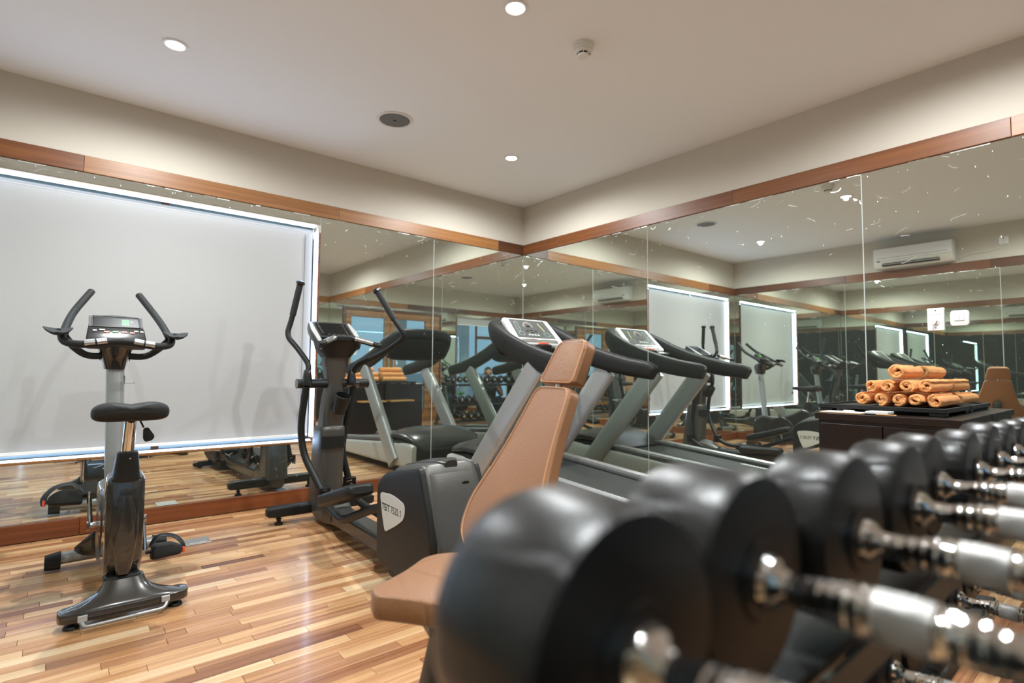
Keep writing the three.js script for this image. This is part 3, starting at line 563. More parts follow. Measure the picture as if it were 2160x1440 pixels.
  for (const [a, b, w, k] of [[-0.055, -0.022, 0.022, 'w'], [-0.038, -0.036, 0.022, 'o'], [-0.004, -0.034, 0.024, 'g'], [0.03, -0.034, 0.024, 'r'], [0.062, -0.038, 0.02, 'o'], [0.078, -0.026, 0.018, 'w'], [-0.083, -0.028, 0.016, 'w'], [0.1, -0.028, 0.014, 'w']])
    mesh('button', flat(box(-w / 2, w / 2, -0.0045, 0.0045, 0, 0.004, 0.0015)).applyMatrix4(M4(P(a, b, 0.0015), cu, cv, cn)), bm[k], t);
  // handlebar: lower grip bar round the rider's side, rising at both sides into upright horns, tied back under the neck
  const hx = cx - 0.014;
  for (const s of [-1, 1]) {
    const q = (x, y, z) => V(hx + s * x, y, z);
    mesh('grip_bar', sweep(new THREE.CatmullRomCurve3([q(0, 1.082, 0.985), q(0.045, 1.079, 0.99), q(0.10, 1.069, 0.995), q(0.155, 1.065, 0.985), q(0.197, 1.076, 0.955), q(0.208, 1.105, 0.915), q(0.198, 1.122, 0.885)]).getPoints(36), Array(37).fill(0.0165), 16), MAT.blackSoft, t);
    mesh('sensor_plate', [rod(q(0.052, 1.0825, 0.9925), q(0.088, 1.0755, 0.9965), 0.0172, 0.0172, 18), rod(q(0.093, 1.0745, 0.9965), q(0.13, 1.0695, 0.9945), 0.0172, 0.0172, 18)], MAT.alu, t);
    mesh('horn', bent([q(0.205, 1.10, 0.90), q(0.192, 1.165, 0.79), q(0.168, 1.235, 0.66), q(0.100, 1.352, 0.553)], 0.0165, 0.07), MAT.blackSoft, t);
    const dish = []; for (const [k, w] of [[-1, 0.012], [-0.92, 0.03], [-0.6, 0.046], [0, 0.053], [0.6, 0.046], [0.92, 0.03], [1, 0.012]]) dish.push(ring(q(0.222, 1.126, 0.945 + k * 0.05), V(1, 0, 0), Y, w, 0.0075, 2.4, 26).map((p) => { const d = (p.x - (hx + s * 0.222)) / 0.053; p.y += 0.02 * (d * d) - 0.008 - 0.22 * (p.z - 0.945); return p; }));
    mesh('elbow_pad', loft(dish), MAT.black, t);
    mesh('pad_stem', rod(q(0.206, 1.10, 0.915), q(0.222, 1.125, 0.945), 0.011), MAT.black, t);
    mesh('stay_bar', bent([q(0.04, 1.02, 0.80), q(0.115, 1.015, 0.815), q(0.165, 1.055, 0.86), q(0.198, 1.10, 0.91)], 0.0155, 0.05), MAT.blackSoft, t);
  }
  // rear base with chrome trim bar and front stabiliser
  const planB = rounded([[-0.208, -0.035, 0.03], [-0.19, -0.055, 0.03], [0.0, -0.075, 0.1], [0.19, -0.055, 0.03], [0.208, -0.035, 0.03], [0.208, 0.03, 0.03], [0.1, 0.046, 0.08], [-0.1, 0.046, 0.08], [-0.208, 0.03, 0.03]], 0.03);
  mesh('rear_base', [slab(planB, 0.036, V(cx + 0.012, 0.046, 1.432), X, NZ.clone().negate(), 0.006, 3, 10), loft([[0.055, 0.2, 0.05, 1.428], [0.066, 0.188, 0.049, 1.426], [0.075, 0.15, 0.047, 1.42], [0.086, 0.115, 0.045, 1.412], [0.10, 0.088, 0.043, 1.402], [0.118, 0.072, 0.041, 1.39], [0.14, 0.064, 0.04, 1.375]].map(([y, a, c, z]) => ring(V(cx + 0.006, y, z), X, Z, a, c, 3, 44)))], MAT.bodyShell, t);
  mesh('lift_bar', bent([V(cx - 0.125, 0.036, 1.478), V(cx - 0.118, 0.022, 1.508), V(cx + 0.13, 0.026, 1.508), V(cx + 0.142, 0.04, 1.478)], 0.006, 0.02), MAT.silver, t);
  mesh('clip', [box(cx - 0.137, cx - 0.108, 0.034, 0.056, 1.477, 1.487, 0.002), box(cx + 0.122, cx + 0.15, 0.04, 0.062, 1.474, 1.485, 0.002)], MAT.lightGrey, t);
  for (const s of [-1, 1]) mesh('foot', lathe([[0.024, 0], [0.026, 0.004], [0.022, 0.012], [0.01, 0.014], [0.01, 0.03]], V(cx + 0.012 + s * 0.165, 0.0, 1.43)), MAT.black, t);
  mesh('front_tube', rod(V(cx - 0.19, 0.052, 0.64), V(cx + 0.2, 0.052, 0.61), 0.028, 0.028, 24), MAT.silver, t);
  for (const s of [-1, 1]) mesh('end_cap', loft([0, 1].map((k) => ring(V(cx + 0.004 + s * (0.185 + k * 0.06), 0.045 - k * 0.004, 0.626 - s * 0.014), Z, Y, 0.034, 0.041 - k * 0.008, 3, 22))), MAT.black, t);
  mesh('front_cowl', loft([[0.0, 0.075, 0.06], [0.5, 0.07, 0.065], [1, 0.05, 0.09]].map(([k, a, b]) => ring(V(cx - 0.02, 0.075 + k * 0.06, 0.64 + k * 0.08), X, Y, a + 0.04 * (1 - k), b * 0.7, 3, 24))), MAT.bodyShell, t);
  // crank and pedals: left one up, right one down
  const cb = V(cx, 0.285, 1.06);
  mesh('crank', [rod(V(cx - 0.098, 0.285, 1.06), V(cx + 0.098, 0.285, 1.06), 0.012, 0.012, 16), bent([V(cx - 0.096, 0.275, 1.06), V(cx - 0.096, 0.31, 1.055), V(cx - 0.103, 0.42, 1.02)], 0.009, 0.03), bent([V(cx + 0.096, 0.295, 1.06), V(cx + 0.096, 0.26, 1.065), V(cx + 0.103, 0.15, 1.10)], 0.009, 0.03), lathe([[0.018, 0], [0.02, 0.012], [0.0, 0.014]], V(cx - 0.095, 0.28, 1.06), NX), lathe([[0.018, 0], [0.02, 0.012], [0.0, 0.014]], V(cx + 0.095, 0.28, 1.06), X)], MAT.chrome, t);
  for (const [s, y, z, tilt] of [[-1, 0.405, 1.01, 0.25], [1, 0.142, 1.11, 0.2]]) {
    const c = V(cx + s * 0.178, y, z), pu = V(s, 0, 0), pv = V(0, Math.cos(tilt), -Math.sin(tilt)), pw = V(0, Math.sin(tilt), Math.cos(tilt));
    const p = mesh('pedal', [slab(rounded([[-0.055, -0.036, 0.012], [0.062, -0.03, 0.02], [0.064, 0.005, 0.03], [0.03, 0.03, 0.03], [-0.05, 0.03, 0.015]], 0.015), 0.085, c, pu, pv, 0.012, 3), rod(V(cx + s * 0.104, y, z), c, 0.008)], MAT.blackSoft, t);
    mesh('strap', sweep(new THREE.CatmullRomCurve3([c.clone().addScaledVector(pu, -0.05).addScaledVector(pv, 0.02).addScaledVector(pw, -0.04), c.clone().addScaledVector(pu, -0.02).addScaledVector(pv, 0.058).addScaledVector(pw, -0.055), c.clone().addScaledVector(pu, 0.04).addScaledVector(pv, 0.05).addScaledVector(pw, -0.05), c.clone().addScaledVector(pu, 0.074).addScaledVector(pv, 0.01).addScaledVector(pw, -0.04), c.clone().addScaledVector(pu, 0.072).addScaledVector(pv, -0.02).addScaledVector(pw, -0.03)]).getPoints(20), Array(21).fill([0.003, 0.014]), 10), MAT.black, p);
    mesh('reflector', flat(box(-0.005, 0.005, -0.012, 0.012, -0.02, 0.004, 0.002)).applyMatrix4(M4(c.clone().addScaledVector(pu, 0.074).addScaledVector(pv, -0.016).addScaledVector(pw, 0.0), pu, pv, pu.clone().cross(pv))), MAT.red, p);
  }
}

// ---------------------------------------------------------------- elliptical trainer (turned a little to the right of the bike)
{
  // local frame: x to the machine's right, -z forward; base point at the middle of the machine
  const t = localThing('elliptical_trainer', 'dark grey elliptical trainer with tall swinging arms beside the blind', 'elliptical trainer', [-2.187, 0, 1.25], -0.04);
  const L = (wx, y, wz) => { const dx = wx + 2.187, dz = wz - 1.25, c = Math.cos(0.04), s = Math.sin(0.04); return V(dx * c + dz * s, y, -dx * s + dz * c); };   // world -> local
  // rear drive casing with the side shields
  const casing = [];
  for (const [z, y0, y1, w, n] of [[0.425, 0.10, 0.43, 0.085, 3], [0.44, 0.08, 0.46, 0.11, 4], [0.55, 0.075, 0.525, 0.128, 7], [0.70, 0.08, 0.556, 0.132, 9], [0.80, 0.11, 0.571, 0.132, 10], [0.84, 0.13, 0.566, 0.131, 10], [0.865, 0.145, 0.535, 0.130, 9], [0.90, 0.16, 0.455, 0.128, 8], [0.935, 0.175, 0.36, 0.125, 7], [0.96, 0.185, 0.285, 0.118, 6], [0.968, 0.195, 0.25, 0.10, 5]]) casing.push(ring(V(0.0, (y0 + y1) / 2, z), X, Y, w, (y1 - y0) / 2, n, 60));
  mesh('drive_casing', loft(casing), MAT.greyShell, t);
  mesh('lower_shroud', loft([[0.46, 0.02, 0.14, 0.09], [0.5, 0.01, 0.16, 0.112], [0.82, 0.01, 0.20, 0.115], [0.90, 0.03, 0.20, 0.10]].map(([z, y0, y1, w]) => ring(V(0, (y0 + y1) / 2, z), X, Y, w, (y1 - y0) / 2, 6, 36))), MAT.darkGrey, t);
  mesh('top_cover', loft([[0.38, 0.40, 0.035], [0.45, 0.465, 0.06], [0.55, 0.527, 0.07], [0.7, 0.563, 0.07], [0.80, 0.578, 0.06], [0.85, 0.574, 0.03]].map(([z, y, w]) => ring(V(0, y - 0.012, z), X, Y, w, 0.020, 3, 20))), MAT.charcoal, t);
  // side shields: slightly domed slabs
  const side = rounded([[0.435, 0.10, 0.04], [0.43, 0.44, 0.05], [0.52, 0.50, 0.06], [0.842, 0.562, 0.025], [0.925, 0.38, 0.08], [0.962, 0.235, 0.06], [0.86, 0.125, 0.08], [0.72, 0.08, 0.06], [0.47, 0.08, 0.05]], 0.05);
  for (const s of [-1, 1]) mesh('side_shield', slab(side, 0.03, V(s * 0.134, 0, 0), Z, Y, 0.012, 4), MAT.darkGrey, t);
  const badgeShape = rounded([[0.476, 0.402, 0.025], [0.60, 0.415, 0.06], [0.728, 0.392, 0.05], [0.722, 0.33, 0.06], [0.65, 0.288, 0.06], [0.535, 0.235, 0.02], [0.505, 0.30, 0.02]], 0.03);
  const badgeTex = (flipIt) => tex(canvas(512, 512, (g) => {
    g.fillStyle = '#b9bab6'; g.fillRect(0, 0, 512, 512); if (flipIt) { g.translate(512, 0); g.scale(-1, 1); }
    g.translate(20, 4); g.scale(0.93, 0.95); g.fillStyle = '#33443c'; g.font = 'bold 92px sans-serif'; g.textAlign = 'left';
    g.save(); g.translate(232, 176); g.scale(0.84, 0.98); g.fillText('7520.1', 0, 0); g.restore();
    g.strokeStyle = '#33443c'; g.lineWidth = 15;                        // the squared three-letter mark
    g.beginPath(); g.moveTo(28, 118); g.lineTo(92, 118); g.moveTo(62, 118); g.lineTo(62, 176); g.stroke();
    g.beginPath(); g.moveTo(146, 118); g.lineTo(98, 118); g.lineTo(98, 146); g.lineTo(142, 146); g.lineTo(142, 170); g.lineTo(92, 170); g.stroke();
    g.beginPath(); g.moveTo(150, 118); g.lineTo(214, 118); g.moveTo(184, 118); g.lineTo(184, 176); g.stroke();
  }));
  for (const s of [-1, 1]) {
    const g = flat(slab(badgeShape, 0.004, V(s * 0.1505, 0, 0), Z, Y, 0.001, 1)), p = g.attributes.position, uv = g.attributes.uv;
    // text reads left to right for someone looking at that side: on the left side (-x) z grows to the right
    for (let i = 0; i < p.count; i++) { const u = (p.getZ(i) - 0.476) / 0.25; uv.setXY(i, s < 0 ? u : 1 - u, (p.getY(i) - 0.165) / 0.25); }
    mesh('badge', g, std({ map: badgeTex(false), roughness: 0.45 }), t, { keepUV: true });
  }
  mesh('vent_hole', [loft([0, 1].map((k) => ring(V(0.05, 0.49, 0.876 + k * 0.012), X, Y, 0.018, 0.006, 2, 16)))], MAT.black, t);
  // main beam, front fairing, front stabiliser
  mesh('beam', loft([[-0.62, 0.075, 0.06, 0.07], [-0.3, 0.085, 0.045, 0.062], [0.42, 0.085, 0.045, 0.06]].map(([z, y, h, w]) => ring(V(0.0, y, z), X, Y, w, h, 5, 28))), MAT.charcoal, t);
  mesh('fairing', loft([[-0.80, 0.09, 0.055, 0.05], [-0.76, 0.10, 0.085, 0.075], [-0.66, 0.115, 0.11, 0.092], [-0.52, 0.105, 0.10, 0.088], [-0.40, 0.085, 0.055, 0.068]].map(([z, y, h, w]) => ring(V(0, y, z), X, Y, w, Math.min(h, y - 0.01), 3, 30))), MAT.greyShell, t);
  mesh('front_stabiliser', loft([[-0.345, 0.022, 0.02], [-0.33, 0.032, 0.03], [-0.29, 0.036, 0.034], [0.29, 0.036, 0.034], [0.33, 0.032, 0.03], [0.345, 0.022, 0.02]].map(([x, a, b]) => ring(V(x, 0.082, -0.745), Z, Y, a, b, 4, 22))), MAT.black, t);
  for (const x of [-0.27, 0.27]) mesh('levelling_foot', lathe([[0.024, 0], [0.024, 0.014], [0.012, 0.018], [0.012, 0.032], [0.016, 0.034], [0.016, 0.04], [0.008, 0.042], [0.008, 0.06]], V(x, 0, -0.745)), MAT.black, t);
  mesh('rear_stabiliser', loft([[-0.26, 0.02, 0.016], [-0.24, 0.03, 0.026], [0.24, 0.03, 0.026], [0.26, 0.02, 0.016]].map(([x, a, b]) => ring(V(x, 0.04, 0.76), Z, Y, a, b, 4, 18))), MAT.black, t);
  for (const x of [-0.2, 0.2]) mesh('levelling_foot', lathe([[0.02, 0], [0.02, 0.012], [0.008, 0.016], [0.008, 0.03]], V(x, 0, 0.76)), MAT.black, t);
  // upright post: broad below, narrower upper mast
  mesh('lower_post', loft([[0.10, -0.70, 0.088, 0.125], [0.25, -0.695, 0.085, 0.115], [0.45, -0.675, 0.083, 0.105], [0.575, -0.66, 0.083, 0.098], [0.60, -0.655, 0.08, 0.09], [0.612, -0.652, 0.06, 0.07]].map(([y, z, a, b]) => ring(V(0, y, z), X, Z, a, b, 4, 34))), MAT.greyShell, t);
  mesh('collar_band', loft([[0.47, -0.655, 0.08, 0.098], [0.545, -0.648, 0.08, 0.094]].map(([y, z, a, b]) => ring(V(0, y, z + 0.006), X, Z, a, b + 0.0, 4, 34))), MAT.black, t);
  mesh('upper_post', loft([[0.56, -0.645, 0.072, 0.066], [0.74, -0.62, 0.064, 0.058], [0.80, -0.61, 0.06, 0.052], [0.86, -0.60, 0.048, 0.047], [0.89, -0.597, 0.047, 0.047], [0.93, -0.592, 0.06, 0.05], [1.0, -0.585, 0.076, 0.055], [1.08, -0.58, 0.08, 0.06]].map(([y, z, a, b]) => ring(V(0, y, z), X, Z, a, b, 4.5, 34))), MAT.greyShell, t);
  mesh('pivot_tube', [rod(V(-0.225, 0.875, -0.595), V(0.225, 0.875, -0.595), 0.0285, 0.0285, 24)], MAT.black, t);
  mesh('bottle_holder', [lathe([[0.0, 0.0], [0.036, 0.002], [0.043, 0.03], [0.048, 0.12], [0.045, 0.122], [0.04, 0.03], [0, 0.02]], V(0.01, 0.695, -0.525), V(0.08, 0.90, 0.42), 30)], MAT.black, t);
  mesh('neck', loft([[1.04, -0.58, 0.085, 0.075], [1.09, -0.57, 0.12, 0.10], [1.13, -0.56, 0.132, 0.12], [1.15, -0.555, 0.12, 0.12]].map(([y, z, a, b]) => ring(V(0.0, y, z), X, Z, a, b, 3.2, 32))), MAT.black, t);
  // console
  const cc = V(0.0, 1.198, -0.60), cu = X.clone(), cv = V(0, 0.52, -0.854).normalize(), cn = cu.clone().cross(cv);
  const P = (a, b, n = 0) => cc.clone().addScaledVector(cu, a).addScaledVector(cv, b).addScaledVector(cn, n);
  const con = mesh('console', slab(rounded([[-0.135, -0.14, 0.03], [0.135, -0.14, 0.03], [0.155, 0.02, 0.08], [0.135, 0.15, 0.04], [-0.135, 0.15, 0.04], [-0.155, 0.02, 0.08]], 0.03), 0.055, P(0, 0, -0.022), cu, cv, 0.014, 3), MAT.charcoal, t);
  const face = tex(canvas(512, 400, (g) => { g.fillStyle = '#090909'; g.fillRect(0, 0, 512, 400); g.fillStyle = '#6f726d'; for (let i = 0; i < 7; i++) { g.fillRect(24, 30 + i * 48, 26 + (i % 3) * 8, 7); g.fillRect(40, 44 + i * 48, 14, 7); g.fillRect(440, 30 + i * 48, 30, 7); g.fillRect(456, 44 + i * 48, 14, 6); } for (let i = 0; i < 4; i++) g.fillRect(120 + i * 80, 352, 40, 8); g.fillStyle = '#4a6b45'; g.fillRect(40, 20, 14, 8); g.fillStyle = '#7a2a20'; g.fillRect(252, 150, 8, 6); }));
  const quad = (w, h, at, u, v) => new THREE.PlaneGeometry(w, h).applyMatrix4(M4(at, u, v, u.clone().cross(v)));
  mesh('display', quad(0.2, 0.17, P(0, 0.035, 0.0066), cu, cv), phy({ map: face, roughness: 0.35, specularIntensity: 0.2 }), con, { keepUV: true });
  for (const s of [-1, 1]) mesh('side_trim', flat(slab(rounded([[-0.012, -0.12], [0.012, -0.13], [0.02, 0.02], [0.008, 0.13], [-0.01, 0.125]], 0.008), 0.008, P(s * 0.126, 0.0, 0.005), s > 0 ? cu : cu.clone().negate(), cv, 0.003)), MAT.lightGrey, con);
  mesh('book_ledge', flat(box(-0.115, 0.115, -0.008, 0.008, 0, 0.012, 0.004)).applyMatrix4(M4(P(0, -0.085, 0.004), cu, cv, cn)), MAT.black, con);
  // fixed hand grips with metal pulse plates
  mesh('grip_stem', [rod(V(0, 1.10, -0.52), V(0.0, 1.155, -0.44), 0.019), box(-0.055, 0.055, 1.135, 1.178, -0.462, -0.42, 0.015, 2)], MAT.black, t);
  for (const s of [-1, 1]) {
    const g0 = V(s * 0.045, 1.16, -0.44), g1 = V(s * 0.175, 1.112, -0.315);
    mesh('fixed_grip', [rod(g0, g1, 0.0175, 0.0165), ball(g1, 0.0165)], MAT.black, t);
    mesh('pulse_plate', rod(g0.clone().lerp(g1, 0.18), g0.clone().lerp(g1, 0.82), 0.0182, 0.0172, 20).translate(0, 0.0015, 0), MAT.alu, t);
  }
  // swinging arms
  const arms = [
    { s: -1, top: [L(-2.361, 1.508, 0.565), L(-2.398, 1.27, 0.53), L(-2.427, 1.175, 0.53), L(-2.37, 1.085, 0.60), L(-2.326, 0.99, 0.665), L(-2.34, 0.925, 0.675)], low: [L(-2.347, 0.86, 0.68), L(-2.352, 0.60, 0.615), L(-2.335, 0.44, 0.63), L(-2.268, 0.235, 0.77)], brk: L(-2.262, 0.225, 0.782) },
    { s: 1, top: [L(-1.993, 1.462, 0.886), L(-1.90, 1.25, 0.985), L(-1.855, 1.175, 1.02), L(-1.92, 1.08, 0.88), L(-2.045, 0.99, 0.715), L(-2.062, 0.92, 0.69)], low: [L(-2.04, 0.86, 0.67), L(-2.058, 0.58, 0.60), L(-2.07, 0.44, 0.575), L(-2.02, 0.24, 0.59)], brk: L(-2.017, 0.23, 0.594) },
  ];
  for (const a of arms) {
    const arm = mesh('swing_arm', [bent(a.top, 0.0165, 0.085), bent(a.low, 0.0215, 0.12)], MAT.black, t);
    mesh('grip_sleeve', rod(a.top[0], a.top[0].clone().lerp(a.top[1], 0.86), 0.0195, 0.0195, 18), MAT.blackSoft, arm);
    const d = a.top[0].clone().sub(a.top[1]).normalize();
    mesh('end_knob', lathe([[0, -0.016], [0.026, -0.016], [0.0285, -0.008], [0.026, 0.002], [0.014, 0.008], [0, 0.009]], a.top[0].clone().addScaledVector(d, 0.008), d), MAT.blackGloss, arm);
    const pv = a.top[5].clone(); pv.y = 0.875;
    mesh('pivot_boot', [lathe([[0.0, 0.075], [0.019, 0.075], [0.022, 0.066], [0.030, 0.012], [0.028, -0.02], [0, -0.025]], V(a.top[5].x, 0.885, a.top[5].z), V(0, 1, 0)), rod(V(a.top[5].x - a.s * 0.028, 0.875, -0.595), V(a.top[5].x + a.s * 0.055, 0.875, -0.595), 0.031, 0.031, 24)], MAT.blackGloss, arm);
    // fork bracket at the foot of the arm
    mesh('fork_bracket', [box(a.brk.x - 0.034, a.brk.x - 0.026, a.brk.y - 0.045, a.brk.y + 0.03, a.brk.z - 0.03, a.brk.z + 0.03, 0.002), box(a.brk.x + 0.026, a.brk.x + 0.034, a.brk.y - 0.045, a.brk.y + 0.03, a.brk.z - 0.03, a.brk.z + 0.03, 0.002), box(a.brk.x - 0.034, a.brk.x + 0.034, a.brk.y + 0.024, a.brk.y + 0.03, a.brk.z - 0.03, a.brk.z + 0.03, 0.002), rod(V(a.brk.x - 0.042, a.brk.y - 0.02, a.brk.z), V(a.brk.x + 0.042, a.brk.y - 0.02, a.brk.z), 0.01)], MAT.black, arm);
    // pedal rail from the bracket back to the drive casing, with its tread plate
    const up = a.s < 0;
    const rail = a.s < 0 ? [a.brk.clone().add(V(0, -0.01, 0.0)), V(a.brk.x, 0.155, a.brk.z + 0.13), V(-0.15, 0.165, 0.0), V(-0.12, 0.30, 0.35), V(-0.09, 0.33, 0.50)] : [a.brk.clone().add(V(0, -0.01, 0.0)), V(a.brk.x, 0.13, a.brk.z + 0.14), V(0.15, 0.105, 0.0), V(0.12, 0.14, 0.35), V(0.09, 0.15, 0.50)];
    mesh('pedal_rail', bent(rail, 0.022, 0.09), MAT.black, t);
    const f0 = a.s < 0 ? V(-0.172, 0.238, -0.14) : V(0.15, 0.15, -0.08), f1 = a.s < 0 ? V(-0.165, 0.375, 0.30) : V(0.15, 0.175, 0.33), d2 = f1.clone().sub(f0), n2 = V(1, 0, 0).cross(d2.clone().normalize()).negate(), ru = V(1, 0, 0), mid = f0.clone().lerp(f1, 0.5);
    const n = d2.clone().normalize().cross(ru).normalize(); if (n.y < 0) n.negate();
    const secs = []; for (const [k, w, h, lift] of [[0, 0.055, 0.02, 0.012], [0.03, 0.07, 0.034, 0.014], [0.2, 0.076, 0.036, 0.012], [0.5, 0.076, 0.034, 0.01], [0.85, 0.074, 0.034, 0.01], [0.97, 0.066, 0.03, 0.01], [1, 0.05, 0.016, 0.008]]) secs.push(ring(f0.clone().lerp(f1, k).addScaledVector(n, lift), ru, n, w, h, 4, 26));
    const foot = mesh('foot_plate', loft(secs), MAT.darkGrey, t);
    const ribs = []; for (let i = 0; i < 9; i++) { const g = flat(box(-0.055, 0.055, -0.002, 0.002, 0, 0.005, 0)); ribs.push(g.applyMatrix4(M4(f0.clone().lerp(f1, 0.14 + i * 0.09).addScaledVector(n, 0.043), ru, d2.clone().normalize(), ru.clone().cross(d2.clone().normalize())))); }
    mesh('tread_ribs', ribs, MAT.rubber, foot);
  }
}

// ---------------------------------------------------------------- treadmill along the mirror wall
{
  const cx = -0.675, t = thing('treadmill', 'large treadmill with grey slanted uprights standing along the mirror wall', 'treadmill', [cx, 0, 1.3]);
  const top = (z) => 0.30 - 0.075 * (z - 0.8);                          // the running deck rises to the front
  const secD = (z, x0, x1, y0, y1, n, c = 24) => ring(V((x0 + x1) / 2, (y0 + y1) / 2, z), X, Y, (x1 - x0) / 2, (y1 - y0) / 2, n, c);
  // side panels
  for (const s of [-1, 1]) {
    const o = [0.28, 0.33, 0.6, 1.2, 1.9, 2.28, 2.33].map((z, i) => secD(z, cx + s * 0.33, cx + s * 0.385, [0.12, 0.08, 0.07, 0.07, 0.07, 0.06, 0.08][i], Math.min(top(z) - 0.025, 0.30) - (i === 0 || i === 6 ? 0.02 : 0), 3.5).map((p) => p));
    mesh('side_panel', loft(o), MAT.lightGrey, t);
    const r = [0.86, 0.9, 1.5, 2.25, 2.33, 2.345].map((z, i) => ring(V(cx + s * 0.315, top(z) - 0.006 - (i === 5 ? 0.02 : 0), z), X, Y, 0.052, 0.022, 3.5, 20));
    const rail = mesh('side_rail', loft(r), MAT.steelDark, t);
    const ribs = []; for (let k = 0; k < 6; k++) { const x = cx + s * (0.285 + k * 0.0115), a = V(x, top(0.92) + 0.0165, 0.92), b = V(x, top(2.26) + 0.0165, 2.26); ribs.push(rod(a, b, 0.0044, 0.0044, 6)); }
    mesh('grip_strip', ribs, MAT.alu, rail);
    mesh('rear_wheel', rod(V(cx + s * 0.30, 0.035, 2.22), V(cx + s * 0.35, 0.035, 2.22), 0.035, 0.035, 20), MAT.black, t);
  }
  mesh('deck_frame', loft([[0.32, 0.09, 0.2], [0.9, 0.08, 0.2], [2.3, 0.07, 0.12]].map(([z, y0, y1]) => secD(z, cx - 0.33, cx + 0.33, y0, y1, 8, 24))), MAT.black, t);
  const belt = loft([0.80, 0.82, 2.26, 2.30, 2.32].map((z, i) => secD(z, cx - 0.265, cx + 0.265, [0.22, 0.2, 0.12, 0.12, 0.14][i], top(z) - [0.02, 0.016, 0.016, 0.02, 0.04][i], 14, 32)));
  const bm = mesh('running_belt', belt, MAT.belt, t);
  const marks = []; for (let i = 0; i < 8; i++) { const z = 1.80 + i * 0.027, x0 = -0.905; const g = flat(box(0, 0.045, 0, 0.0012, -0.0075, 0.0075, 0)).rotateY(0.5).rotateX(0.075).translate(x0 + 0.012, top(z) - 0.0158, z); marks.push(g); }
  mesh('white_mark', marks, MAT.whitePlastic, bm);
  // motor hood: dark moulded top over a light panel
  mesh('hood_base', loft([[0.225, 0.16, 0.24, 0.26], [0.25, 0.09, 0.30, 0.325], [0.32, 0.065, 0.345, 0.362], [0.55, 0.06, 0.36, 0.378], [0.80, 0.06, 0.33, 0.378], [0.95, 0.07, 0.285, 0.37]].map(([z, y0, y1, w]) => secD(z, cx - w, cx + w, y0, y1, 5, 36))), MAT.darkGrey, t);
  mesh('hood_top', loft([[0.235, 0.25, 0.275, 0.24], [0.255, 0.25, 0.335, 0.32], [0.34, 0.29, 0.395, 0.375], [0.50, 0.31, 0.425, 0.388], [0.64, 0.31, 0.425, 0.39], [0.76, 0.29, 0.385, 0.388], [0.86, 0.27, 0.325, 0.38], [0.93, 0.26, 0.292, 0.36]].map(([z, y0, y1, w]) => secD(z, cx - w, cx + w, y0, y1, 4.2, 40).map((p) => { if (p.y > (y0 + y1) / 2) p.y -= 0.03 * Math.pow(Math.abs(p.x - cx) / w, 3); return p; }))), MAT.charcoal, t);
  for (const s of [-1, 1]) mesh('front_foot', [rod(V(cx + s * 0.28, 0.03, 0.42), V(cx + s * 0.33, 0.03, 0.42), 0.03, 0.03, 18), box(cx + s * 0.305 - 0.012, cx + s * 0.305 + 0.012, 0.03, 0.1, 0.40, 0.52, 0.004)], MAT.black, t);
  // slanted uprights
  for (const s of [-1, 1]) {
    const x = cx + s * 0.385, u = V(0, 0.78, 0.62).normalize(), w = V(0, -0.62, 0.78).normalize();
    const a = V(x, 0.10, 0.60), b = V(x - s * 0.02, 0.985, 1.335);
    mesh('upright', loft([0, 0.04, 0.3, 0.7, 1].map((k) => ring(a.clone().lerp(b, k), X, w, 0.036 - 0.004 * k, 0.088, 3.4, 28))), MAT.silver, t);
  }
  // arms: broad moulded hand rails sweeping up to the console
  const path = [[0.352, 0.958, 1.775, 0.03, 0.036], [0.353, 0.962, 1.768, 0.036, 0.055], [0.354, 0.975, 1.72, 0.039, 0.062], [0.355, 1.0, 1.55, 0.041, 0.066], [0.354, 1.035, 1.38, 0.042, 0.073], [0.352, 1.085, 1.2, 0.043, 0.077], [0.346, 1.155, 1.02, 0.045, 0.077], [0.335, 1.23, 0.88, 0.046, 0.072], [0.30, 1.29, 0.79, 0.047, 0.06], [0.22, 1.325, 0.735, 0.045, 0.05], [0.10, 1.335, 0.715, 0.04, 0.045], [0, 1.335, 0.71, 0.04, 0.045]];
  for (const s of [-1, 1]) {
    const pts = path.map((p) => V(cx + s * p[0], p[1], p[2])), curve = new THREE.CatmullRomCurve3(pts, false, 'centripetal'), rings = [];
    for (let i = 0; i < pts.length; i++) {
      const tg = (i === 0 ? pts[1].clone().sub(pts[0]) : i === pts.length - 1 ? V(-s, 0, 0) : pts[i + 1].clone().sub(pts[i - 1])).normalize();
      const side = Y.clone().sub(tg.clone().multiplyScalar(tg.y)).normalize(), ac = tg.clone().cross(side).normalize();
      rings.push([pts[i], ac, side, path[i][3], path[i][4]]);
    }
    mesh('hand_rail', loft(rings.map(([p, a, b, ra, rb]) => ring(p, a, b, ra, rb, 2.7, 26))), MAT.darkGrey, t);
    const jr = rings[6]; mesh('joint_ring', loft([-0.002, 0.002].map((k) => ring(jr[0].clone().addScaledVector(jr[1].clone().cross(jr[2]), k), jr[1], jr[2], jr[3] + 0.001, jr[4] + 0.001, 2.7, 26))), MAT.black, t);
  }
  // console pod under the display, display frame and face
  mesh('console_pod', loft([[-0.345, 0.05, 0.07], [-0.33, 0.085, 0.12], [-0.25, 0.10, 0.145], [0, 0.105, 0.15], [0.25, 0.10, 0.145], [0.33, 0.085, 0.12], [0.345, 0.05, 0.07]].map(([x, a, b]) => ring(V(cx + x, 1.195, 0.855), V(0, 0.62, 0.78), V(0, 0.78, -0.62), a * 0.62, b, 3, 30))), MAT.black, t);
  const cc = V(cx, 1.265, 0.885), cu = X.clone(), cv = V(0, 0.72, -0.694).normalize(), cn = cu.clone().cross(cv);
  const P = (a, b, n = 0) => cc.clone().addScaledVector(cu, a).addScaledVector(cv, b).addScaledVector(cn, n);
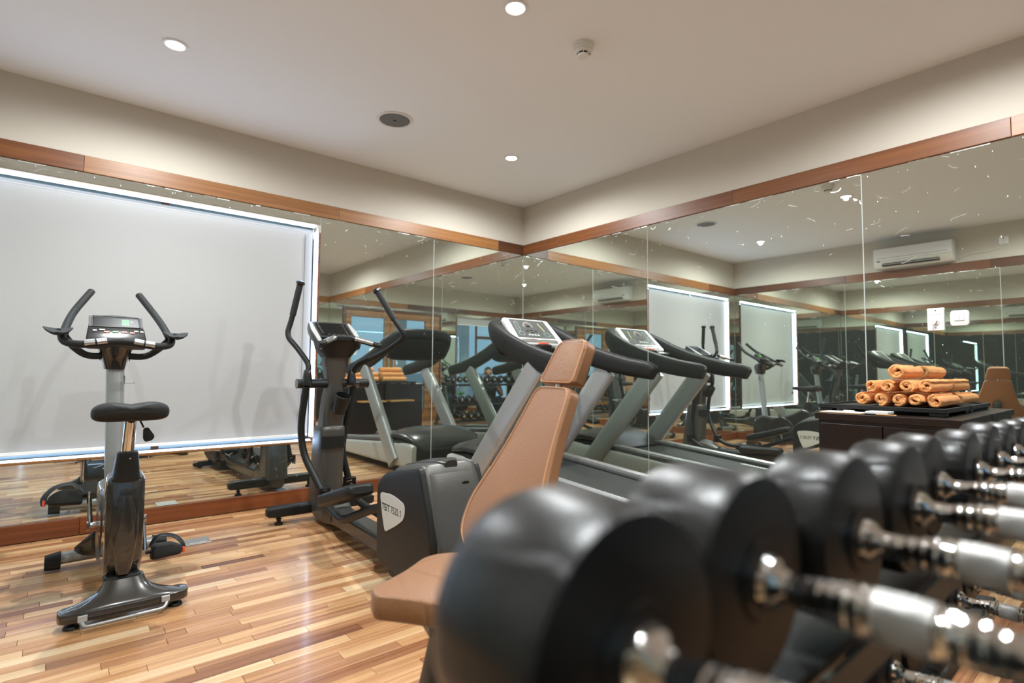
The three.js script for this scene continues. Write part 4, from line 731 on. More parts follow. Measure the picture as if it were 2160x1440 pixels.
  const dis = mesh('display_frame', slab(rounded([[-0.262, -0.15, 0.03], [0.262, -0.15, 0.03], [0.235, 0.14, 0.025], [-0.235, 0.14, 0.025]], 0.03), 0.04, P(0, 0, 0), cu, cv, 0.01, 3), MAT.whitePlastic, t);
  const face = tex(canvas(1024, 512, (g) => {
    g.fillStyle = '#4c504d'; g.fillRect(0, 0, 1024, 512); g.lineWidth = 7; g.strokeStyle = '#9fb4c4';
    const pill = (x, y, w, h) => { g.beginPath(); g.roundRect(x, y, w, h, Math.min(w, h) / 2); g.stroke(); };
    pill(110, 70, 80, 250); pill(90, 350, 150, 90);
    g.strokeStyle = '#c79a86'; g.lineWidth = 9; g.beginPath(); g.arc(460, 200, 120, Math.PI, 0); g.stroke(); g.strokeStyle = '#9fb4c4'; g.lineWidth = 5; g.beginPath(); g.arc(460, 200, 140, Math.PI, 0); g.stroke();
    g.fillStyle = '#d7d9d6'; for (let i = 0; i <= 8; i++) { const a = Math.PI + i * Math.PI / 8; g.fillRect(460 + Math.cos(a) * 100 - 4, 200 + Math.sin(a) * 100 - 4, 8, 8); }
    g.fillStyle = '#20110f'; g.fillRect(405, 165, 110, 44); for (const [x, y] of [[330, 300], [440, 285], [440, 345], [550, 300]]) g.fillRect(x, y, 80, 34);
    g.fillStyle = '#b9bdb8'; for (let i = 0; i < 4; i++) { g.beginPath(); g.roundRect(330 + i * 78, 400, 52, 40, 10); g.fill(); }
    g.fillStyle = '#c9b27a'; for (let i = 0; i < 9; i++) { g.beginPath(); g.arc(800 + i * 5, 90 + i * 26, 14, 0, 7); g.fill(); } g.strokeStyle = '#9fb4c4'; pill(770, 350, 150, 90);
  }));
  const fg = new THREE.BufferGeometry(), q = [P(-0.2, -0.085, 0.0206), P(0.2, -0.085, 0.0206), P(0.185, 0.125, 0.0206), P(-0.185, 0.125, 0.0206)];
  fg.setAttribute('position', new THREE.Float32BufferAttribute([0, 1, 2, 0, 2, 3].flatMap((i) => q[i].toArray()), 3)); fg.setAttribute('uv', new THREE.Float32BufferAttribute([0, 0, 1, 0, 1, 1, 0, 0, 1, 1, 0, 1], 2)); fg.computeVertexNormals();
  mesh('control_face', fg, phy({ map: face, roughness: 0.25, clearcoat: 0.6, clearcoatRoughness: 0.1 }), dis, { keepUV: true });
  mesh('tray', slab(rounded([[-0.19, -0.135], [0.19, -0.135], [0.19, -0.1], [0.06, -0.095], [0, -0.105], [-0.06, -0.095], [-0.19, -0.1]], 0.012), 0.012, P(0, 0, 0.02), cu, cv, 0.004), MAT.alu, dis);
  // pulse bar in front of the console and the red safety key
  mesh('pulse_bar', [rod(V(cx - 0.29, 1.135, 1.03), V(cx + 0.29, 1.135, 1.03), 0.017, 0.017, 20)], MAT.blackSoft, t);
  for (const s of [-1, 1]) mesh('pulse_plate', rod(V(cx + s * 0.1, 1.1365, 1.03), V(cx + s * 0.24, 1.1365, 1.03), 0.0175, 0.0175, 20), MAT.alu, t);
  const hub = mesh('key_block', [box(cx - 0.05, cx + 0.05, 1.115, 1.168, 0.975, 1.065, 0.012, 3)], MAT.black, t);
  mesh('safety_key', box(cx - 0.035, cx + 0.035, 1.166, 1.18, 0.99, 1.045, 0.006, 2), MAT.red, hub);
  mesh('power_cord', pipe([V(-0.55, 0.12, 0.30), V(-0.50, 0.02, 0.24), V(-0.40, 0.006, 0.16), V(-0.28, 0.006, 0.12), V(-0.12, 0.006, 0.2), V(-0.05, 0.006, 0.42), V(-0.045, 0.03, 0.6)], 0.005), MAT.black, t);
}
// ---------------------------------------------------------------- weight bench with tan leather pads
{
  // local: +x is the way a sitter faces, y up, z to the sitter's right
  const th = 3.42, t = localThing('weight_bench', 'adjustable weight bench with tan leather pads beside the dumbbell rack', 'bench', [-2.824, 0, 3.09], 2 * Math.PI - th);
  const hs = 0.525, al = 0.45, b = V(-Math.sin(al), Math.cos(al), 0), n = V(Math.cos(al), Math.sin(al), 0);
  // seat: narrow in front, broad behind
  const seatShape = rounded([[0.208, -0.024, 0.01], [0.208, 0.024, 0.01], [0.13, 0.082, 0.06], [0.055, 0.17, 0.06], [-0.03, 0.165, 0.05], [-0.06, 0.10, 0.03], [-0.06, -0.10, 0.03], [-0.03, -0.165, 0.05], [0.055, -0.17, 0.06], [0.13, -0.082, 0.06]], 0.03);
  mesh('seat_pad', slab(seatShape, 0.048, V(0, hs - 0.024, 0), X, NZ, 0.008, 4, 10), MAT.leather, t);
  // back pad and head pad: outlines in (across, along the back)
  const o = V(0, hs, 0);
  const at = (s, k = 0) => o.clone().addScaledVector(b, s).addScaledVector(n, k);
  const backShape = rounded([[-0.10, 0.03, 0.05], [-0.175, 0.06, 0.05], [-0.192, 0.135, 0.07], [-0.122, 0.28, 0.12], [-0.086, 0.445, 0.028], [0.086, 0.445, 0.028], [0.122, 0.28, 0.12], [0.192, 0.135, 0.07], [0.175, 0.06, 0.05], [0.10, 0.03, 0.05]], 0.04);
  const headShape = rounded([[-0.084, 0.455, 0.012], [-0.068, 0.565, 0.028], [0.068, 0.565, 0.028], [0.084, 0.455, 0.012]], 0.02);
  const pads = [['back_pad', backShape, 0.027], ['head_pad', headShape, 0.03]];
  for (const [name, s, d] of pads) mesh(name, slab(s, d, at(0, -d / 2), Z, b, 0.006, 4, 10), MAT.leather, t);
  // seams round the front faces
  for (const [shape, d, k] of [[backShape, 0.05, 0], [headShape, 0.055, 0]]) {
    const pts = shape.getPoints(8).map((p) => at(p.y, 0.0008).addScaledVector(Z, p.x * 0.92)); const c = pts.reduce((q, p) => q.add(p), V()).multiplyScalar(1 / pts.length);
    const uniq = pts.filter((p, i) => i === 0 || p.distanceTo(pts[i - 1]) > 0.002); if (uniq[0].distanceTo(uniq[uniq.length - 1]) < 0.002) uniq.pop();
    mesh('seam', new THREE.TubeGeometry(new THREE.CatmullRomCurve3(uniq.map((p) => p.lerp(c, 0.015)), true), 120, 0.0012, 6, true), MAT.thread, t);
  }
  // steel frame
  mesh('back_plate', [slab(rounded([[-0.04, 0.03], [0.04, 0.03], [0.03, 0.24], [-0.03, 0.24]], 0.01), 0.012, at(0, -0.034), Z, b, 0.002), slab(rounded([[-0.025, 0.0], [0.025, 0.0], [0.02, 0.26], [-0.02, 0.26]], 0.01), 0.04, at(0, -0.058), Z, b, 0.004)], MAT.benchFrame, t);
  mesh('frame', [box(-0.16, 0.10, hs - 0.10, hs - 0.05, -0.03, 0.03, 0.006), sweep([V(0.05, hs - 0.08, 0), V(0.02, 0.30, 0), V(-0.05, 0.10, 0)], [[0.035, 0.05], [0.035, 0.055], [0.04, 0.06]], 18), box(-0.42, 0.20, 0.05, 0.11, -0.035, 0.035, 0.008), box(0.12, 0.2, 0.01, 0.07, -0.16, 0.16, 0.012, 2), box(-0.44, -0.36, 0.01, 0.07, -0.21, 0.21, 0.012, 2), rod(V(-0.34, 0.10, 0), at(0.20, -0.075), 0.024)], MAT.benchFrame, t);
  mesh('side_plate', slab(rounded([[-0.1, hs - 0.13, 0.02], [0.06, hs - 0.13, 0.02], [0.06, hs - 0.03, 0.03], [-0.03, hs + 0.06, 0.05], [-0.1, hs + 0.02, 0.03]], 0.03), 0.012, V(0, 0, 0.052), X, Y, 0.003), MAT.benchFrame, t);
  mesh('side_plate', slab(rounded([[-0.1, hs - 0.13, 0.02], [0.06, hs - 0.13, 0.02], [0.06, hs - 0.03, 0.03], [-0.03, hs + 0.06, 0.05], [-0.1, hs + 0.02, 0.03]], 0.03), 0.012, V(0, 0, -0.052), X, Y, 0.003), MAT.benchFrame, t);
  mesh('pop_pin', [rod(V(-0.02, hs + 0.0, -0.06), V(-0.02, hs + 0.0, -0.135), 0.008), lathe([[0, 0], [0.017, 0.002], [0.017, 0.02], [0.01, 0.026], [0, 0.026]], V(-0.02, hs, -0.13), NZ)], MAT.chrome, t);
  for (const [x, z] of [[0.16, 0.15], [0.16, -0.15], [-0.40, 0.2], [-0.40, -0.2]]) mesh('rubber_foot', lathe([[0.022, 0], [0.024, 0.003], [0.022, 0.014], [0, 0.014]], V(x, 0, z)), MAT.rubber, t);
  mesh('head_post', rod(at(0.42, -0.015), at(0.50, -0.015), 0.009), MAT.chrome, t);
  // moulded pedestal under the seat, flaring towards the floor
  mesh('pedestal', loft([[0.46, 0.075, 0.045, 0.0], [0.42, 0.085, 0.05, 0.0], [0.34, 0.105, 0.07, -0.005], [0.24, 0.13, 0.095, -0.01], [0.12, 0.15, 0.115, -0.012], [0.055, 0.155, 0.12, -0.012]].map(([y, u, w, o2]) => ring(V(o2, y, 0), X, Z, u, w, 3, 30))), MAT.black, t);
}

// ---------------------------------------------------------------- cabinet with towels
{
  const x0 = -0.62, x1 = -0.012, z0 = 2.93, z1 = 3.505, h = 0.77;
  const t = thing('towel_cabinet', 'low dark brown cabinet against the mirror with rolled towels on it', 'cabinet', [(x0 + x1) / 2, 0, (z0 + z1) / 2]);
  const wu = (g, a) => woodUV(flat(g), a);
  mesh('carcass', wu([box(x0 + 0.014, x1, 0.04, h - 0.032, z0 + 0.012, z1 - 0.012, 0.002)], false), MAT.darkWood, t, { keepUV: true });
  mesh('top', wu(box(x0, x1, h - 0.032, h, z0, z1, 0.003, 2), false), MAT.darkWood, t, { keepUV: true });
  mesh('plinth', wu(box(x0 + 0.04, x1, 0, 0.045, z0 + 0.04, z1 - 0.04, 0.002), false), MAT.darkWood, t, { keepUV: true });
  for (const [a, b] of [[z0 + 0.024, (z0 + z1) / 2 - 0.002], [(z0 + z1) / 2 + 0.002, z1 - 0.024]]) { const d = mesh('door', wu(box(x0 + 0.004, x0 + 0.016, 0.06, h - 0.05, a, b, 0.002), false), MAT.darkWood, t, { keepUV: true }); }
  mesh('knob', lathe([[0.006, 0], [0.006, 0.01], [0.013, 0.016], [0.013, 0.022], [0, 0.026]], V(x0 + 0.004, 0.4, (z0 + z1) / 2 - 0.03), NX), MAT.chrome, t);
  mesh('side_lock', [lathe([[0.009, 0], [0.009, 0.004], [0, 0.005]], V(-0.2, 0.63, z0 + 0.012), NZ), box(-0.203, -0.197, 0.60, 0.63, z0 - 0.006, z0 + 0.008, 0.001)], MAT.chrome, t);
  mesh('side_shelf', wu(box(-0.40, -0.03, 0.53, 0.55, z0 - 0.13, z0 + 0.012, 0.003), true), MAT.paleWood, t, { keepUV: true });
  // tray on feet
  const ty = h, tr = thing('serving_tray', 'long black footed tray carrying the rolled orange towels', 'tray', [-0.245, ty, 3.12]);
  const a0 = -0.475, a1 = -0.016, b0 = 2.90, b1 = 3.40 + 0.02;
  mesh('base', [box(a0, a1, ty + 0.018, ty + 0.028, b0, b1, 0.002)], MAT.black, tr);
  mesh('rim', [box(a0 - 0.006, a0 + 0.008, ty + 0.016, ty + 0.037, b0 - 0.006, b1 + 0.006, 0.003), box(a1 - 0.008, a1 + 0.003, ty + 0.016, ty + 0.037, b0 - 0.006, b1 + 0.006, 0.003), box(a0, a1, ty + 0.016, ty + 0.037, b0 - 0.006, b0 + 0.008, 0.003), box(a0, a1, ty + 0.016, ty + 0.037, b1 - 0.008, b1 + 0.006, 0.003)], MAT.black, tr);
  for (const [x, z] of [[a0 + 0.03, b0 + 0.03], [a0 + 0.03, b1 - 0.03], [a1 - 0.03, b0 + 0.03], [a1 - 0.03, b1 - 0.03]]) mesh('foot', box(x - 0.03, x + 0.03, ty, ty + 0.018, z - 0.03, z + 0.03, 0.004), MAT.black, tr);
  // towels: a strip of terry cloth rolled up, seen end on
  function towelGeo(R, len, turns, kind, wob) {
    const th = R / (turns + 0.55), mid = [], N = Math.round(turns * 30);
    for (let i = 0; i <= N; i++) { const k = i / N, a = kind + k * turns * Math.PI * 2, r = th * 0.42 + k * (R - th * 0.92) ; const sq = 1 + 0.06 * Math.sin(2 * a + wob) * (1 - k * 0.4); mid.push([Math.cos(a) * r * sq * 1.03, Math.sin(a) * r / sq * 0.985]); }
    const up = [], dn = [];
    for (let i = 0; i < mid.length; i++) {
      const p = mid[Math.max(0, i - 1)], q = mid[Math.min(mid.length - 1, i + 1)], dx = q[0] - p[0], dy = q[1] - p[1], l = Math.hypot(dx, dy) || 1, w = th * 0.455 * (1 - (i < 2 ? 0.35 : 0)) * (i > mid.length - 4 ? 0.75 : 1);
      up.push([mid[i][0] - dy / l * w, mid[i][1] + dx / l * w]); dn.push([mid[i][0] + dy / l * w, mid[i][1] - dx / l * w]);
    }
    const s = new THREE.Shape(); [...up, ...dn.reverse()].forEach((p, i) => i ? s.lineTo(...p) : s.moveTo(...p)); s.closePath();
    const b = th * 0.42, g = new THREE.ExtrudeGeometry(s, { depth: len - 2 * b, bevelEnabled: true, bevelThickness: b, bevelSize: b * 0.8, bevelOffset: -b * 0.8, bevelSegments: 4, steps: 6, curveSegments: 4 });
    g.translate(0, 0, b);
    const p = g.attributes.position;
    for (let i = 0; i < p.count; i++) { const z = p.getZ(i), x = p.getX(i), y = p.getY(i), k = 1 + 0.025 * Math.sin(z * 17 + wob * 3) ; p.setXYZ(i, x * k + 0.0015 * Math.sin(z * 40 + y * 60), y * k, z + 0.003 * Math.sin(Math.atan2(y, x) * 3 + wob)); }
    return toCreasedNormals(g, 0.9);
  }
  const bigRoll = towelGeo(0.042, 0.35, 1.7, 1.2, 2.2);
  const kinds = [towelGeo(0.0365, 0.365, 1.6, 0.4, 0.3), towelGeo(0.0365, 0.365, 1.85, 2.4, 1.9), towelGeo(0.0365, 0.365, 1.45, 4.1, 3.3), towelGeo(0.0365, 0.365, 1.7, 5.4, 5.0)];
  const Y0 = ty + 0.029;
  const place = [[3.072, 0.8368, 1, 'orange rolled towel in the bottom row, farthest from the dumbbells'], [3.147, 0.8368, 0, 'orange rolled towel in the bottom row, second from the blind side'], [3.22, 0.8368, 3, 'orange rolled towel in the middle of the bottom row'], [3.292, 0.8368, 2, 'orange rolled towel in the bottom row, right under two others'], [3.368, 0.8368, 0, 'orange rolled towel at the bottom corner nearest the dumbbells'],
    [3.105, 0.903, 2, 'orange rolled towel in the middle row, nearest the blind'], [3.182, 0.902, 3, 'orange rolled towel in the middle row under the top towel'], [3.257, 0.903, 0, 'orange rolled towel in the middle row, in front of the loose fold'], [3.332, 0.904, 1, 'orange rolled towel in the middle row nearest the dumbbells'], [3.222, 0.974, 2, 'orange rolled towel lying alone on top of the pile']];
  place.forEach(([z, y, k, label], i) => {
    const g = (i === 9 ? bigRoll : kinds[k]).clone(); g.rotateZ(i * 0.9).scale(1.0, 0.98, 1).rotateY(Math.PI / 2);
    const x = -0.4 + (i % 3) * 0.008 + (i === 9 ? 0.006 : 0), o = mesh('rolled_towel', metric(flat(g)), MAT.towel, scene); o.position.set(x, y, z); o.rotation.y = ((i * 7) % 5 - 2) * 0.012;
    tag(o, label, 'towel', 'rolled orange towels on the tray');
  });
  // papers
  const cl = thing('clipboard', 'white paper on a thin clipboard at the cabinet front edge', 'clipboard', [-0.47, h, 3.0]);
  const rot = (g) => flat(g).translate(0.47, 0, -3.03).rotateY(0.0).translate(-0.47, 0, 3.03);
  mesh('board', box(-0.605, -0.49, h + 0.0005, h + 0.004, 2.945, 3.13, 0.001), MAT.paleWood, cl);
  mesh('paper', box(-0.60, -0.495, h + 0.0042, h + 0.0056, 2.95, 3.125, 0), MAT.paper, cl);
  mesh('clip', [box(-0.505, -0.488, h + 0.004, h + 0.012, 3.02, 3.07, 0.002)], MAT.chrome, cl);
  const np = thing('notepad', 'small white block of note paper on the cabinet top', 'notepad', [-0.555, h, 3.18]);
  mesh('cover', box(-0.595, -0.50, h, h + 0.006, 3.14, 3.235, 0.001), MAT.darkGrey, np);
  mesh('pages', box(-0.593, -0.502, h + 0.006, h + 0.016, 3.142, 3.233, 0.001), MAT.paper, np);
  tag(mesh('pencil', [rod(V(-0.606, h + 0.0035, 3.19), V(-0.604, h + 0.0035, 3.27), 0.0035, 0.0035, 6)], MAT.paleWood), 'short pale wooden pencil in front of the note paper', 'pencil');
}

// ---------------------------------------------------------------- dumbbell rack and dumbbells
const RACK_Z = 3.955, RX0 = -3.42, RX1 = -1.66;
const tiers = [[0.815, 0.0], [0.47, -0.12], [0.20, -0.2]];               // axis height and how far the tier stands out into the room
{
  const t = thing('dumbbell_rack', 'black three tier steel rack holding rows of round dumbbells', 'rack', [(RX0 + RX1) / 2, 0, RACK_Z]);
  for (const x of [RX0 + 0.045, RX1]) {
    mesh('end_frame', [sweep([V(x, 0.03, RACK_Z - 0.20), V(x, 0.74, RACK_Z + 0.03)], [[0.022, 0.03], [0.022, 0.03]], 16), sweep([V(x, 0.03, RACK_Z + 0.28), V(x, 0.74, RACK_Z + 0.05)], [[0.022, 0.03], [0.022, 0.03]], 16), box(x - 0.025, x + 0.025, 0.0, 0.05, RACK_Z - 0.28, RACK_Z + 0.33, 0.008)], MAT.benchFrame, t);
    mesh('end_cap', box(x - 0.03, x + 0.03, 0.72, 0.765, RACK_Z - 0.02, RACK_Z + 0.1, 0.01, 2), MAT.black, t);
  }
  for (const [y, off] of tiers) for (const s of [-1, 1]) { const zc = RACK_Z + off - 0.01 + s * 0.125; mesh('saddle_rail', flat(box(RX0 + 0.03, RX1 + 0.02, -0.004, 0.004, -0.05, 0.05, 0.002)).rotateX(s * 0.12).translate(0, y - 0.091, zc), MAT.black, t); mesh('rail_lip', box(RX0 + 0.03, RX1 + 0.02, y - 0.118, y - 0.088, zc - s * 0.052 - 0.003, zc - s * 0.052 + 0.003, 0.002), MAT.benchFrame, t); }
}
{
  // a round-headed dumbbell lying along z: head radius R, head length L, inner faces 2*half apart
  const make = (label, R, Lh, half) => {
    const t = localThing('dumbbell', label, 'dumbbell', [0, 0, 0], 0, 'round dumbbells on the rack');
    for (const s of [-1, 1]) {
      const hd = mesh('head', lathe([[0, 0], [R * 0.36, 0], [R * 0.38, 0.002], [R * 0.84, 0.003], [R * 0.95, 0.004], [R, 0.012], [R, Lh * 0.72], [R * 0.93, Lh * 0.9], [R * 0.82, Lh * 0.985], [R * 0.6, Lh], [R * 0.42, Lh], [R * 0.4, Lh - 0.004], [0, Lh - 0.004]], V(0, 0, s * half), s > 0 ? Z : NZ, 64, 0.5), MAT.rubber, t);
      mesh('end_plate', lathe([[R * 0.16, 0], [R * 0.40, 0], [R * 0.40, 0.004], [R * 0.30, 0.005], [R * 0.28, 0.001], [0, 0.001]], V(0, 0, s * (half + Lh - 0.004)), s > 0 ? Z : NZ, 40), MAT.chrome, hd);
      mesh('collar', lathe([[0.0, 0.0], [0.0175, 0], [0.0185, 0.003], [0.0165, 0.008], [0.0105, 0.014], [0.0095, 0.02]], V(0, 0, s * half), s > 0 ? NZ : Z, 32, 0.9), MAT.chrome, t);
    }
    const prof = []; const H = half - 0.01;
    for (let i = 0; i <= 90; i++) { const k = i / 90 * 2 - 1, a = Math.abs(k); let r = 0.0098 + 0.0052 * (1 - THREE.MathUtils.smoothstep(a, 0.25, 0.88)); if (a > 0.22 && a < 0.68) r += (Math.sin((a - 0.22) / 0.46 * Math.PI * 8) > 0.2 ? -0.0006 : 0.0004); prof.push([r, k * H]); }
    mesh('handle', lathe(prof, V(0, 0, 0), Z, 40, 0.8), MAT.chrome, t);
    mesh('grip', lathe([[0.0146, -H * 0.21], [0.0153, -H * 0.20], [0.0155, 0], [0.0153, H * 0.20], [0.0146, H * 0.21]], V(0, 0, 0), Z, 40, 0.8), MAT.knurl, t);
    return t;
  };
  const half = 0.082;
  // front row: measured one by one, largest nearest the camera
  const top = [[-3.287, 3.874, 0.0745, 0.096], [-3.136, 3.864, 0.0735, 0.088], [-2.976, 3.874, 0.073, 0.068], [-2.806, 3.872, 0.069, 0.06], [-2.639, 3.856, 0.065, 0.056], [-2.472, 3.867, 0.061, 0.05], [-2.306, 3.866, 0.062, 0.05], [-2.16, 3.867, 0.056, 0.046], [-2.02, 3.867, 0.054, 0.044], [-1.885, 3.867, 0.052, 0.042], [-1.755, 3.867, 0.05, 0.04]];
  const ord = ['nearest', 'second', 'third', 'fourth', 'fifth', 'sixth', 'seventh', 'eighth', 'ninth', 'tenth', 'eleventh'];
  top.forEach(([x, z, R, Lh], i) => {
    const d = make(i === 0 ? 'largest black dumbbell at the near end of the top rack tier' : i === 10 ? 'smallest black dumbbell at the far end of the top rack tier' : `${ord[i]} black dumbbell along the top rack tier, counted from the near end`, R, Lh, half);
    d.position.set(x, 0.815, z + half);
  });
  const row = (tier, list, words) => {
    const [y, off] = tiers[tier];
    let proto = null;
    list.forEach((x, i) => {
      const label = `${ord[i]} black dumbbell along the ${words} rack tier, counted from the near end`, R = 0.062, at = [x, y, RACK_Z + off - 0.01];
      if (!proto) { proto = make(label, R, 0.056, half); proto.position.set(...at); } else copyOf(proto, label, at);
    });
  };
  row(1, [-2.44, -2.29, -2.14, -1.99, -1.84], 'middle');
  row(2, [-2.88, -2.73, -2.58, -2.43, -2.28, -2.13, -1.98, -1.83], 'bottom');
}

// ---------------------------------------------------------------- potted plants at the rear window
{
  const leafGeo = (len, w, bend) => { const rows = 7, pos = [], idx = []; for (let i = 0; i <= rows; i++) { const k = i / rows, ww = w * Math.sin(Math.PI * Math.pow(k, 0.7)) + 0.001, y = len * k * Math.cos(bend * k), z = len * k * Math.sin(bend * k); pos.push(-ww, y, z, 0, y - ww * 0.25, z + ww * 0.15, ww, y, z); } for (let i = 0; i < rows; i++) for (let j = 0; j < 2; j++) { const a = i * 3 + j; idx.push(a, a + 1, a + 4, a, a + 4, a + 3); } const g = new THREE.BufferGeometry(); g.setAttribute('position', new THREE.Float32BufferAttribute(pos, 3)); g.setIndex(idx); g.computeVertexNormals(); return g; };
  const plant = (label, x, z, y, n, len) => {
    const t = thing('potted_plant', label, 'plant', [x, y, z]);
    mesh('pot', lathe([[0, 0], [0.05, 0], [0.062, 0.08], [0.066, 0.085], [0.066, 0.098], [0.056, 0.098], [0.052, 0.085], [0, 0.08]], V(x, y, z)), MAT.whitePlastic, t);
    mesh('soil', lathe([[0, 0.082], [0.052, 0.084], [0.05, 0.08], [0, 0.078]], V(x, y, z)), MAT.soil, t);
    for (let i = 0; i < n; i++) {
      const a = i / n * Math.PI * 2 + rr(-0.2, 0.2), tilt = rr(0.25, 0.85), L = len * rr(0.7, 1.15);
      mesh('leaf', leafGeo(L, L * 0.13, rr(0.4, 1.1)).rotateX(tilt * 0.7).rotateY(a).translate(x + Math.sin(a) * 0.015, y + 0.08, z + Math.cos(a) * 0.015), MAT.leaf, t);
    }
  };
  plant('leafy green plant in a white pot outside the rear window, nearest the doors', -2.64, RZ + 0.48, 0.36, 12, 0.17);
  plant('leafy green plant in a white pot outside the rear window, second from the doors', -3.07, RZ + 0.48, 0.36, 12, 0.17);
  plant('low green plant in a white pot outside the rear window, farthest from the doors', -3.5, RZ + 0.48, 0.36, 10, 0.18);
}

// ---------------------------------------------------------------- the person crouching behind the rack, seen only in the mirrors
{
  const at = V(-3.02, 0, 4.52), t = localThing('person', 'person in dark shirt crouching behind the dumbbell rack holding a camera', 'person', [at.x, 0, at.z], Math.atan2(0.55, -0.83));
  // local: faces +z; bones: [a, b, ra, rb]
  const field = (bones, lo, size, res) => {
    const mc = new MarchingCubes(res, new THREE.MeshBasicMaterial(), false, false, 200000); mc.isolation = 0;
    const cell = size / res, k = 0.03, sm = (a, b) => { const h = Math.max(k - Math.abs(a - b), 0) / k; return Math.min(a, b) - h * h * k * 0.25; };
    for (let z = 0; z < res; z++) for (let y = 0; y < res; y++) for (let x = 0; x < res; x++) {
      const px = lo.x + x * cell, py = lo.y + y * cell, pz = lo.z + z * cell; let d = 9;
      for (const [a, b, ra, rb, fx = 1] of bones) { const vx = b.x - a.x, vy = b.y - a.y, vz = b.z - a.z, wx = px - a.x, wy = py - a.y, wz = pz - a.z, q = clamp01((wx * vx + wy * vy + wz * vz) / Math.max(1e-9, vx * vx + vy * vy + vz * vz)), ex = (wx - vx * q) * fx, ey = wy - vy * q, ez = wz - vz * q; d = sm(d, Math.sqrt(ex * ex + ey * ey + ez * ez) - (ra + (rb - ra) * q)); }
      mc.field[x + y * res + z * res * res] = -d;
    }
    mc.update();
    const n = mc.count ?? mc.geometry.drawRange.count, p = new Float32Array(mc.positionArray.subarray(0, n * 3)), nn = new Float32Array(mc.normalArray.subarray(0, n * 3));
    const g = new THREE.BufferGeometry(); g.setAttribute('position', new THREE.BufferAttribute(p, 3)); g.setAttribute('normal', new THREE.BufferAttribute(nn, 3));
    g.scale(size / 2, size / 2, size / 2).translate(lo.x + size / 2, lo.y + size / 2, lo.z + size / 2); return g;
  };
  const hip = V(0, 0.30, -0.10), chest = V(0, 0.62, 0.02), neck = V(0, 0.80, 0.05), head = V(0, 0.925, 0.085);
  const legs = [], arms = [], hands = [];
  for (const s of [-1, 1]) {
    const h = V(s * 0.10, 0.28, -0.10), kn = V(s * 0.19, 0.42, 0.30), an = V(s * 0.15, 0.09, 0.04), toe = V(s * 0.17, 0.035, 0.19);
    legs.push([h, kn, 0.082, 0.055], [kn, an, 0.056, 0.036], [an, toe, 0.036, 0.026], [an, V(s * 0.15, 0.035, 0.0), 0.036, 0.03]);
    const sh = V(s * 0.175, 0.72, 0.02), el = V(s * 0.25, 0.52, 0.17), wr = V(s * 0.09, 0.76, 0.27);
    arms.push([sh, el, 0.05, 0.038], [el, wr, 0.038, 0.026]);
    const palm = V(s * 0.068, 0.81, 0.285);
    hands.push([wr, palm, 0.026, 0.03]);
    for (let i = 0; i < 4; i++) { const b = V(s * (0.064 - i * 0.002), 0.835 - i * 0.019, 0.292), m = V(s * 0.05, 0.842 - i * 0.019, 0.325), e = V(s * (0.022 + (i === 3 ? 0.006 : 0)), 0.84 - i * 0.019, 0.334); hands.push([b, m, 0.0095, 0.0085], [m, e, 0.0085, 0.007]); }
    hands.push([V(s * 0.06, 0.80, 0.275), V(s * 0.042, 0.80, 0.262), 0.011, 0.01], [V(s * 0.042, 0.80, 0.262), V(s * 0.02, 0.815, 0.252), 0.0095, 0.008]);
  }
  const skin = std({ color: C(0.22, 0.115, 0.07), roughness: 0.55 }), shirt = std({ color: C(0.02, 0.022, 0.026), roughness: 0.85 }), jeans = std({ color: C(0.03, 0.04, 0.07), roughness: 0.9 }), hairM = std({ color: C(0.012, 0.01, 0.009), roughness: 0.6 });
  const body = field([[hip, chest, 0.12, 0.13, 0.85], [chest, neck, 0.12, 0.045], [neck, head, 0.045, 0.05], ...legs, ...arms], V(-0.6, -0.02, -0.6), 1.2, 76);
  const hd = field([[V(0, 0.955, 0.055), V(0, 0.945, 0.09), 0.072, 0.062], [V(0, 0.91, 0.09), V(0, 0.882, 0.11), 0.052, 0.03], [V(0, 0.935, 0.146), V(0, 0.912, 0.162), 0.009, 0.013], [V(-0.074, 0.935, 0.06), V(-0.077, 0.912, 0.062), 0.013, 0.009], [V(0.074, 0.935, 0.06), V(0.077, 0.912, 0.062), 0.013, 0.009], [V(-0.02, 0.884, 0.137), V(0.02, 0.884, 0.137), 0.007, 0.007], [neck, V(0, 0.88, 0.07), 0.046, 0.045]], V(-0.14, 0.76, -0.06), 0.28, 72);
  const hn = field(hands, V(-0.15, 0.71, 0.15), 0.26, 84);
  mesh('body', [body, hd, hn], skin, t);
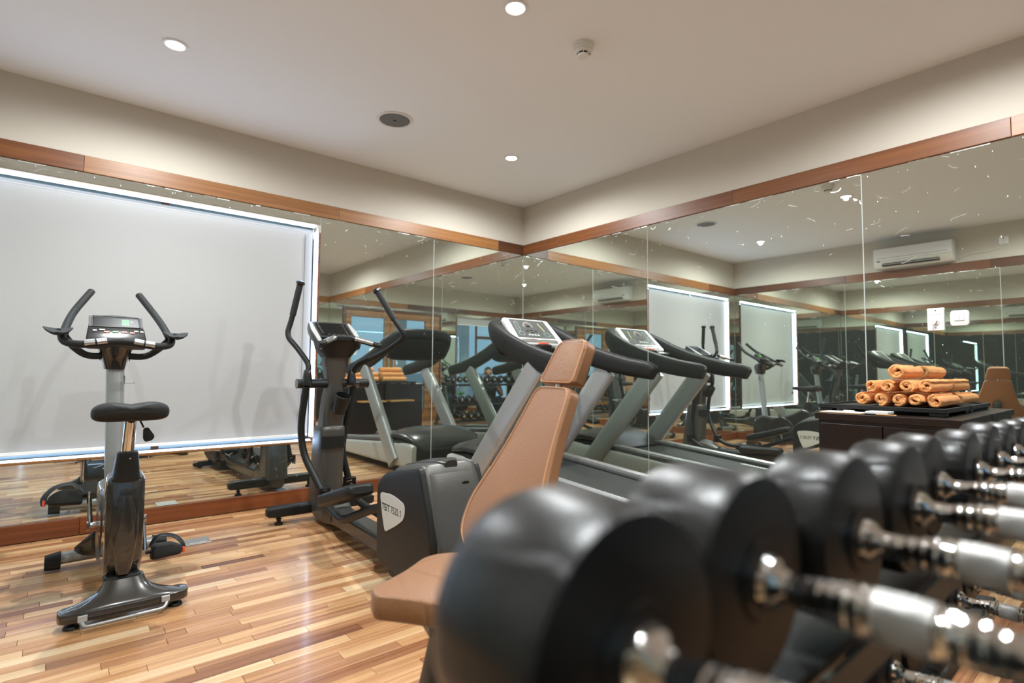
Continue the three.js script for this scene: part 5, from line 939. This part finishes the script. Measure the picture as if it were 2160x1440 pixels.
  mesh('shirt', field([[V(0, 0.24, -0.10), chest, 0.135, 0.143, 0.85], [chest, V(0, 0.775, 0.04), 0.132, 0.06], ...arms.filter((a) => a[2] > 0.045).map(([a, b, p, q]) => [a, a.clone().lerp(b, 0.75), p + 0.014, q + 0.02])], V(-0.6, 0.05, -0.6), 1.2, 76), shirt, t);
  mesh('trousers', field([[hip, V(0, 0.36, -0.09), 0.135, 0.12, 0.85], ...legs.filter((_, i) => i % 4 < 2).map(([a, b, p, q]) => [a, b, p + 0.012, q + 0.013])], V(-0.6, -0.02, -0.6), 1.2, 76), jeans, t);
  mesh('shoe', field(legs.filter((_, i) => i % 4 >= 2).map(([a, b, p, q]) => [V(a.x, Math.min(a.y, 0.06), a.z), b, Math.min(p, 0.034) + 0.006, q + 0.01]), V(-0.3, -0.02, -0.25), 0.6, 60), MAT.black, t);
  mesh('hair', field([[V(0, 0.985, 0.03), V(0, 0.98, 0.075), 0.068, 0.052], [V(0, 0.94, 0.01), V(0, 0.965, 0.02), 0.06, 0.066]], V(-0.16, 0.84, -0.12), 0.32, 48), hairM, t);
  for (const s of [-1, 1]) { const e = mesh('eye', ball(V(s * 0.028, 0.938, 0.135), 0.0105), MAT.ivory, t); mesh('iris', ball(V(s * 0.028, 0.938, 0.1425), 0.005), MAT.black, e); }
  // the camera in the hands
  const k = new THREE.Matrix4().makeRotationY(t.rotation.y).setPosition(at), cam = thing('photo_camera', 'black photo camera held up in front of the crouching person', 'camera', [at.x, 0.79, at.z]);
  const put = (g) => flat(g).applyMatrix4(k);
  mesh('camera_body', put([box(-0.055, 0.055, 0.79, 0.862, 0.275, 0.325, 0.01, 2), box(-0.02, 0.02, 0.855, 0.885, 0.28, 0.32, 0.008, 2)]), MAT.black, cam);
  mesh('lens', put([rod(V(0, 0.825, 0.32), V(0, 0.825, 0.385), 0.03, 0.031, 28)]), MAT.blackSoft, cam);
  mesh('lens_glass', put([lathe([[0, 0.003], [0.02, 0.002], [0.025, 0]], V(0, 0.825, 0.385), Z)]), MAT.screen, cam);
}

renderer.render(scene, camera);
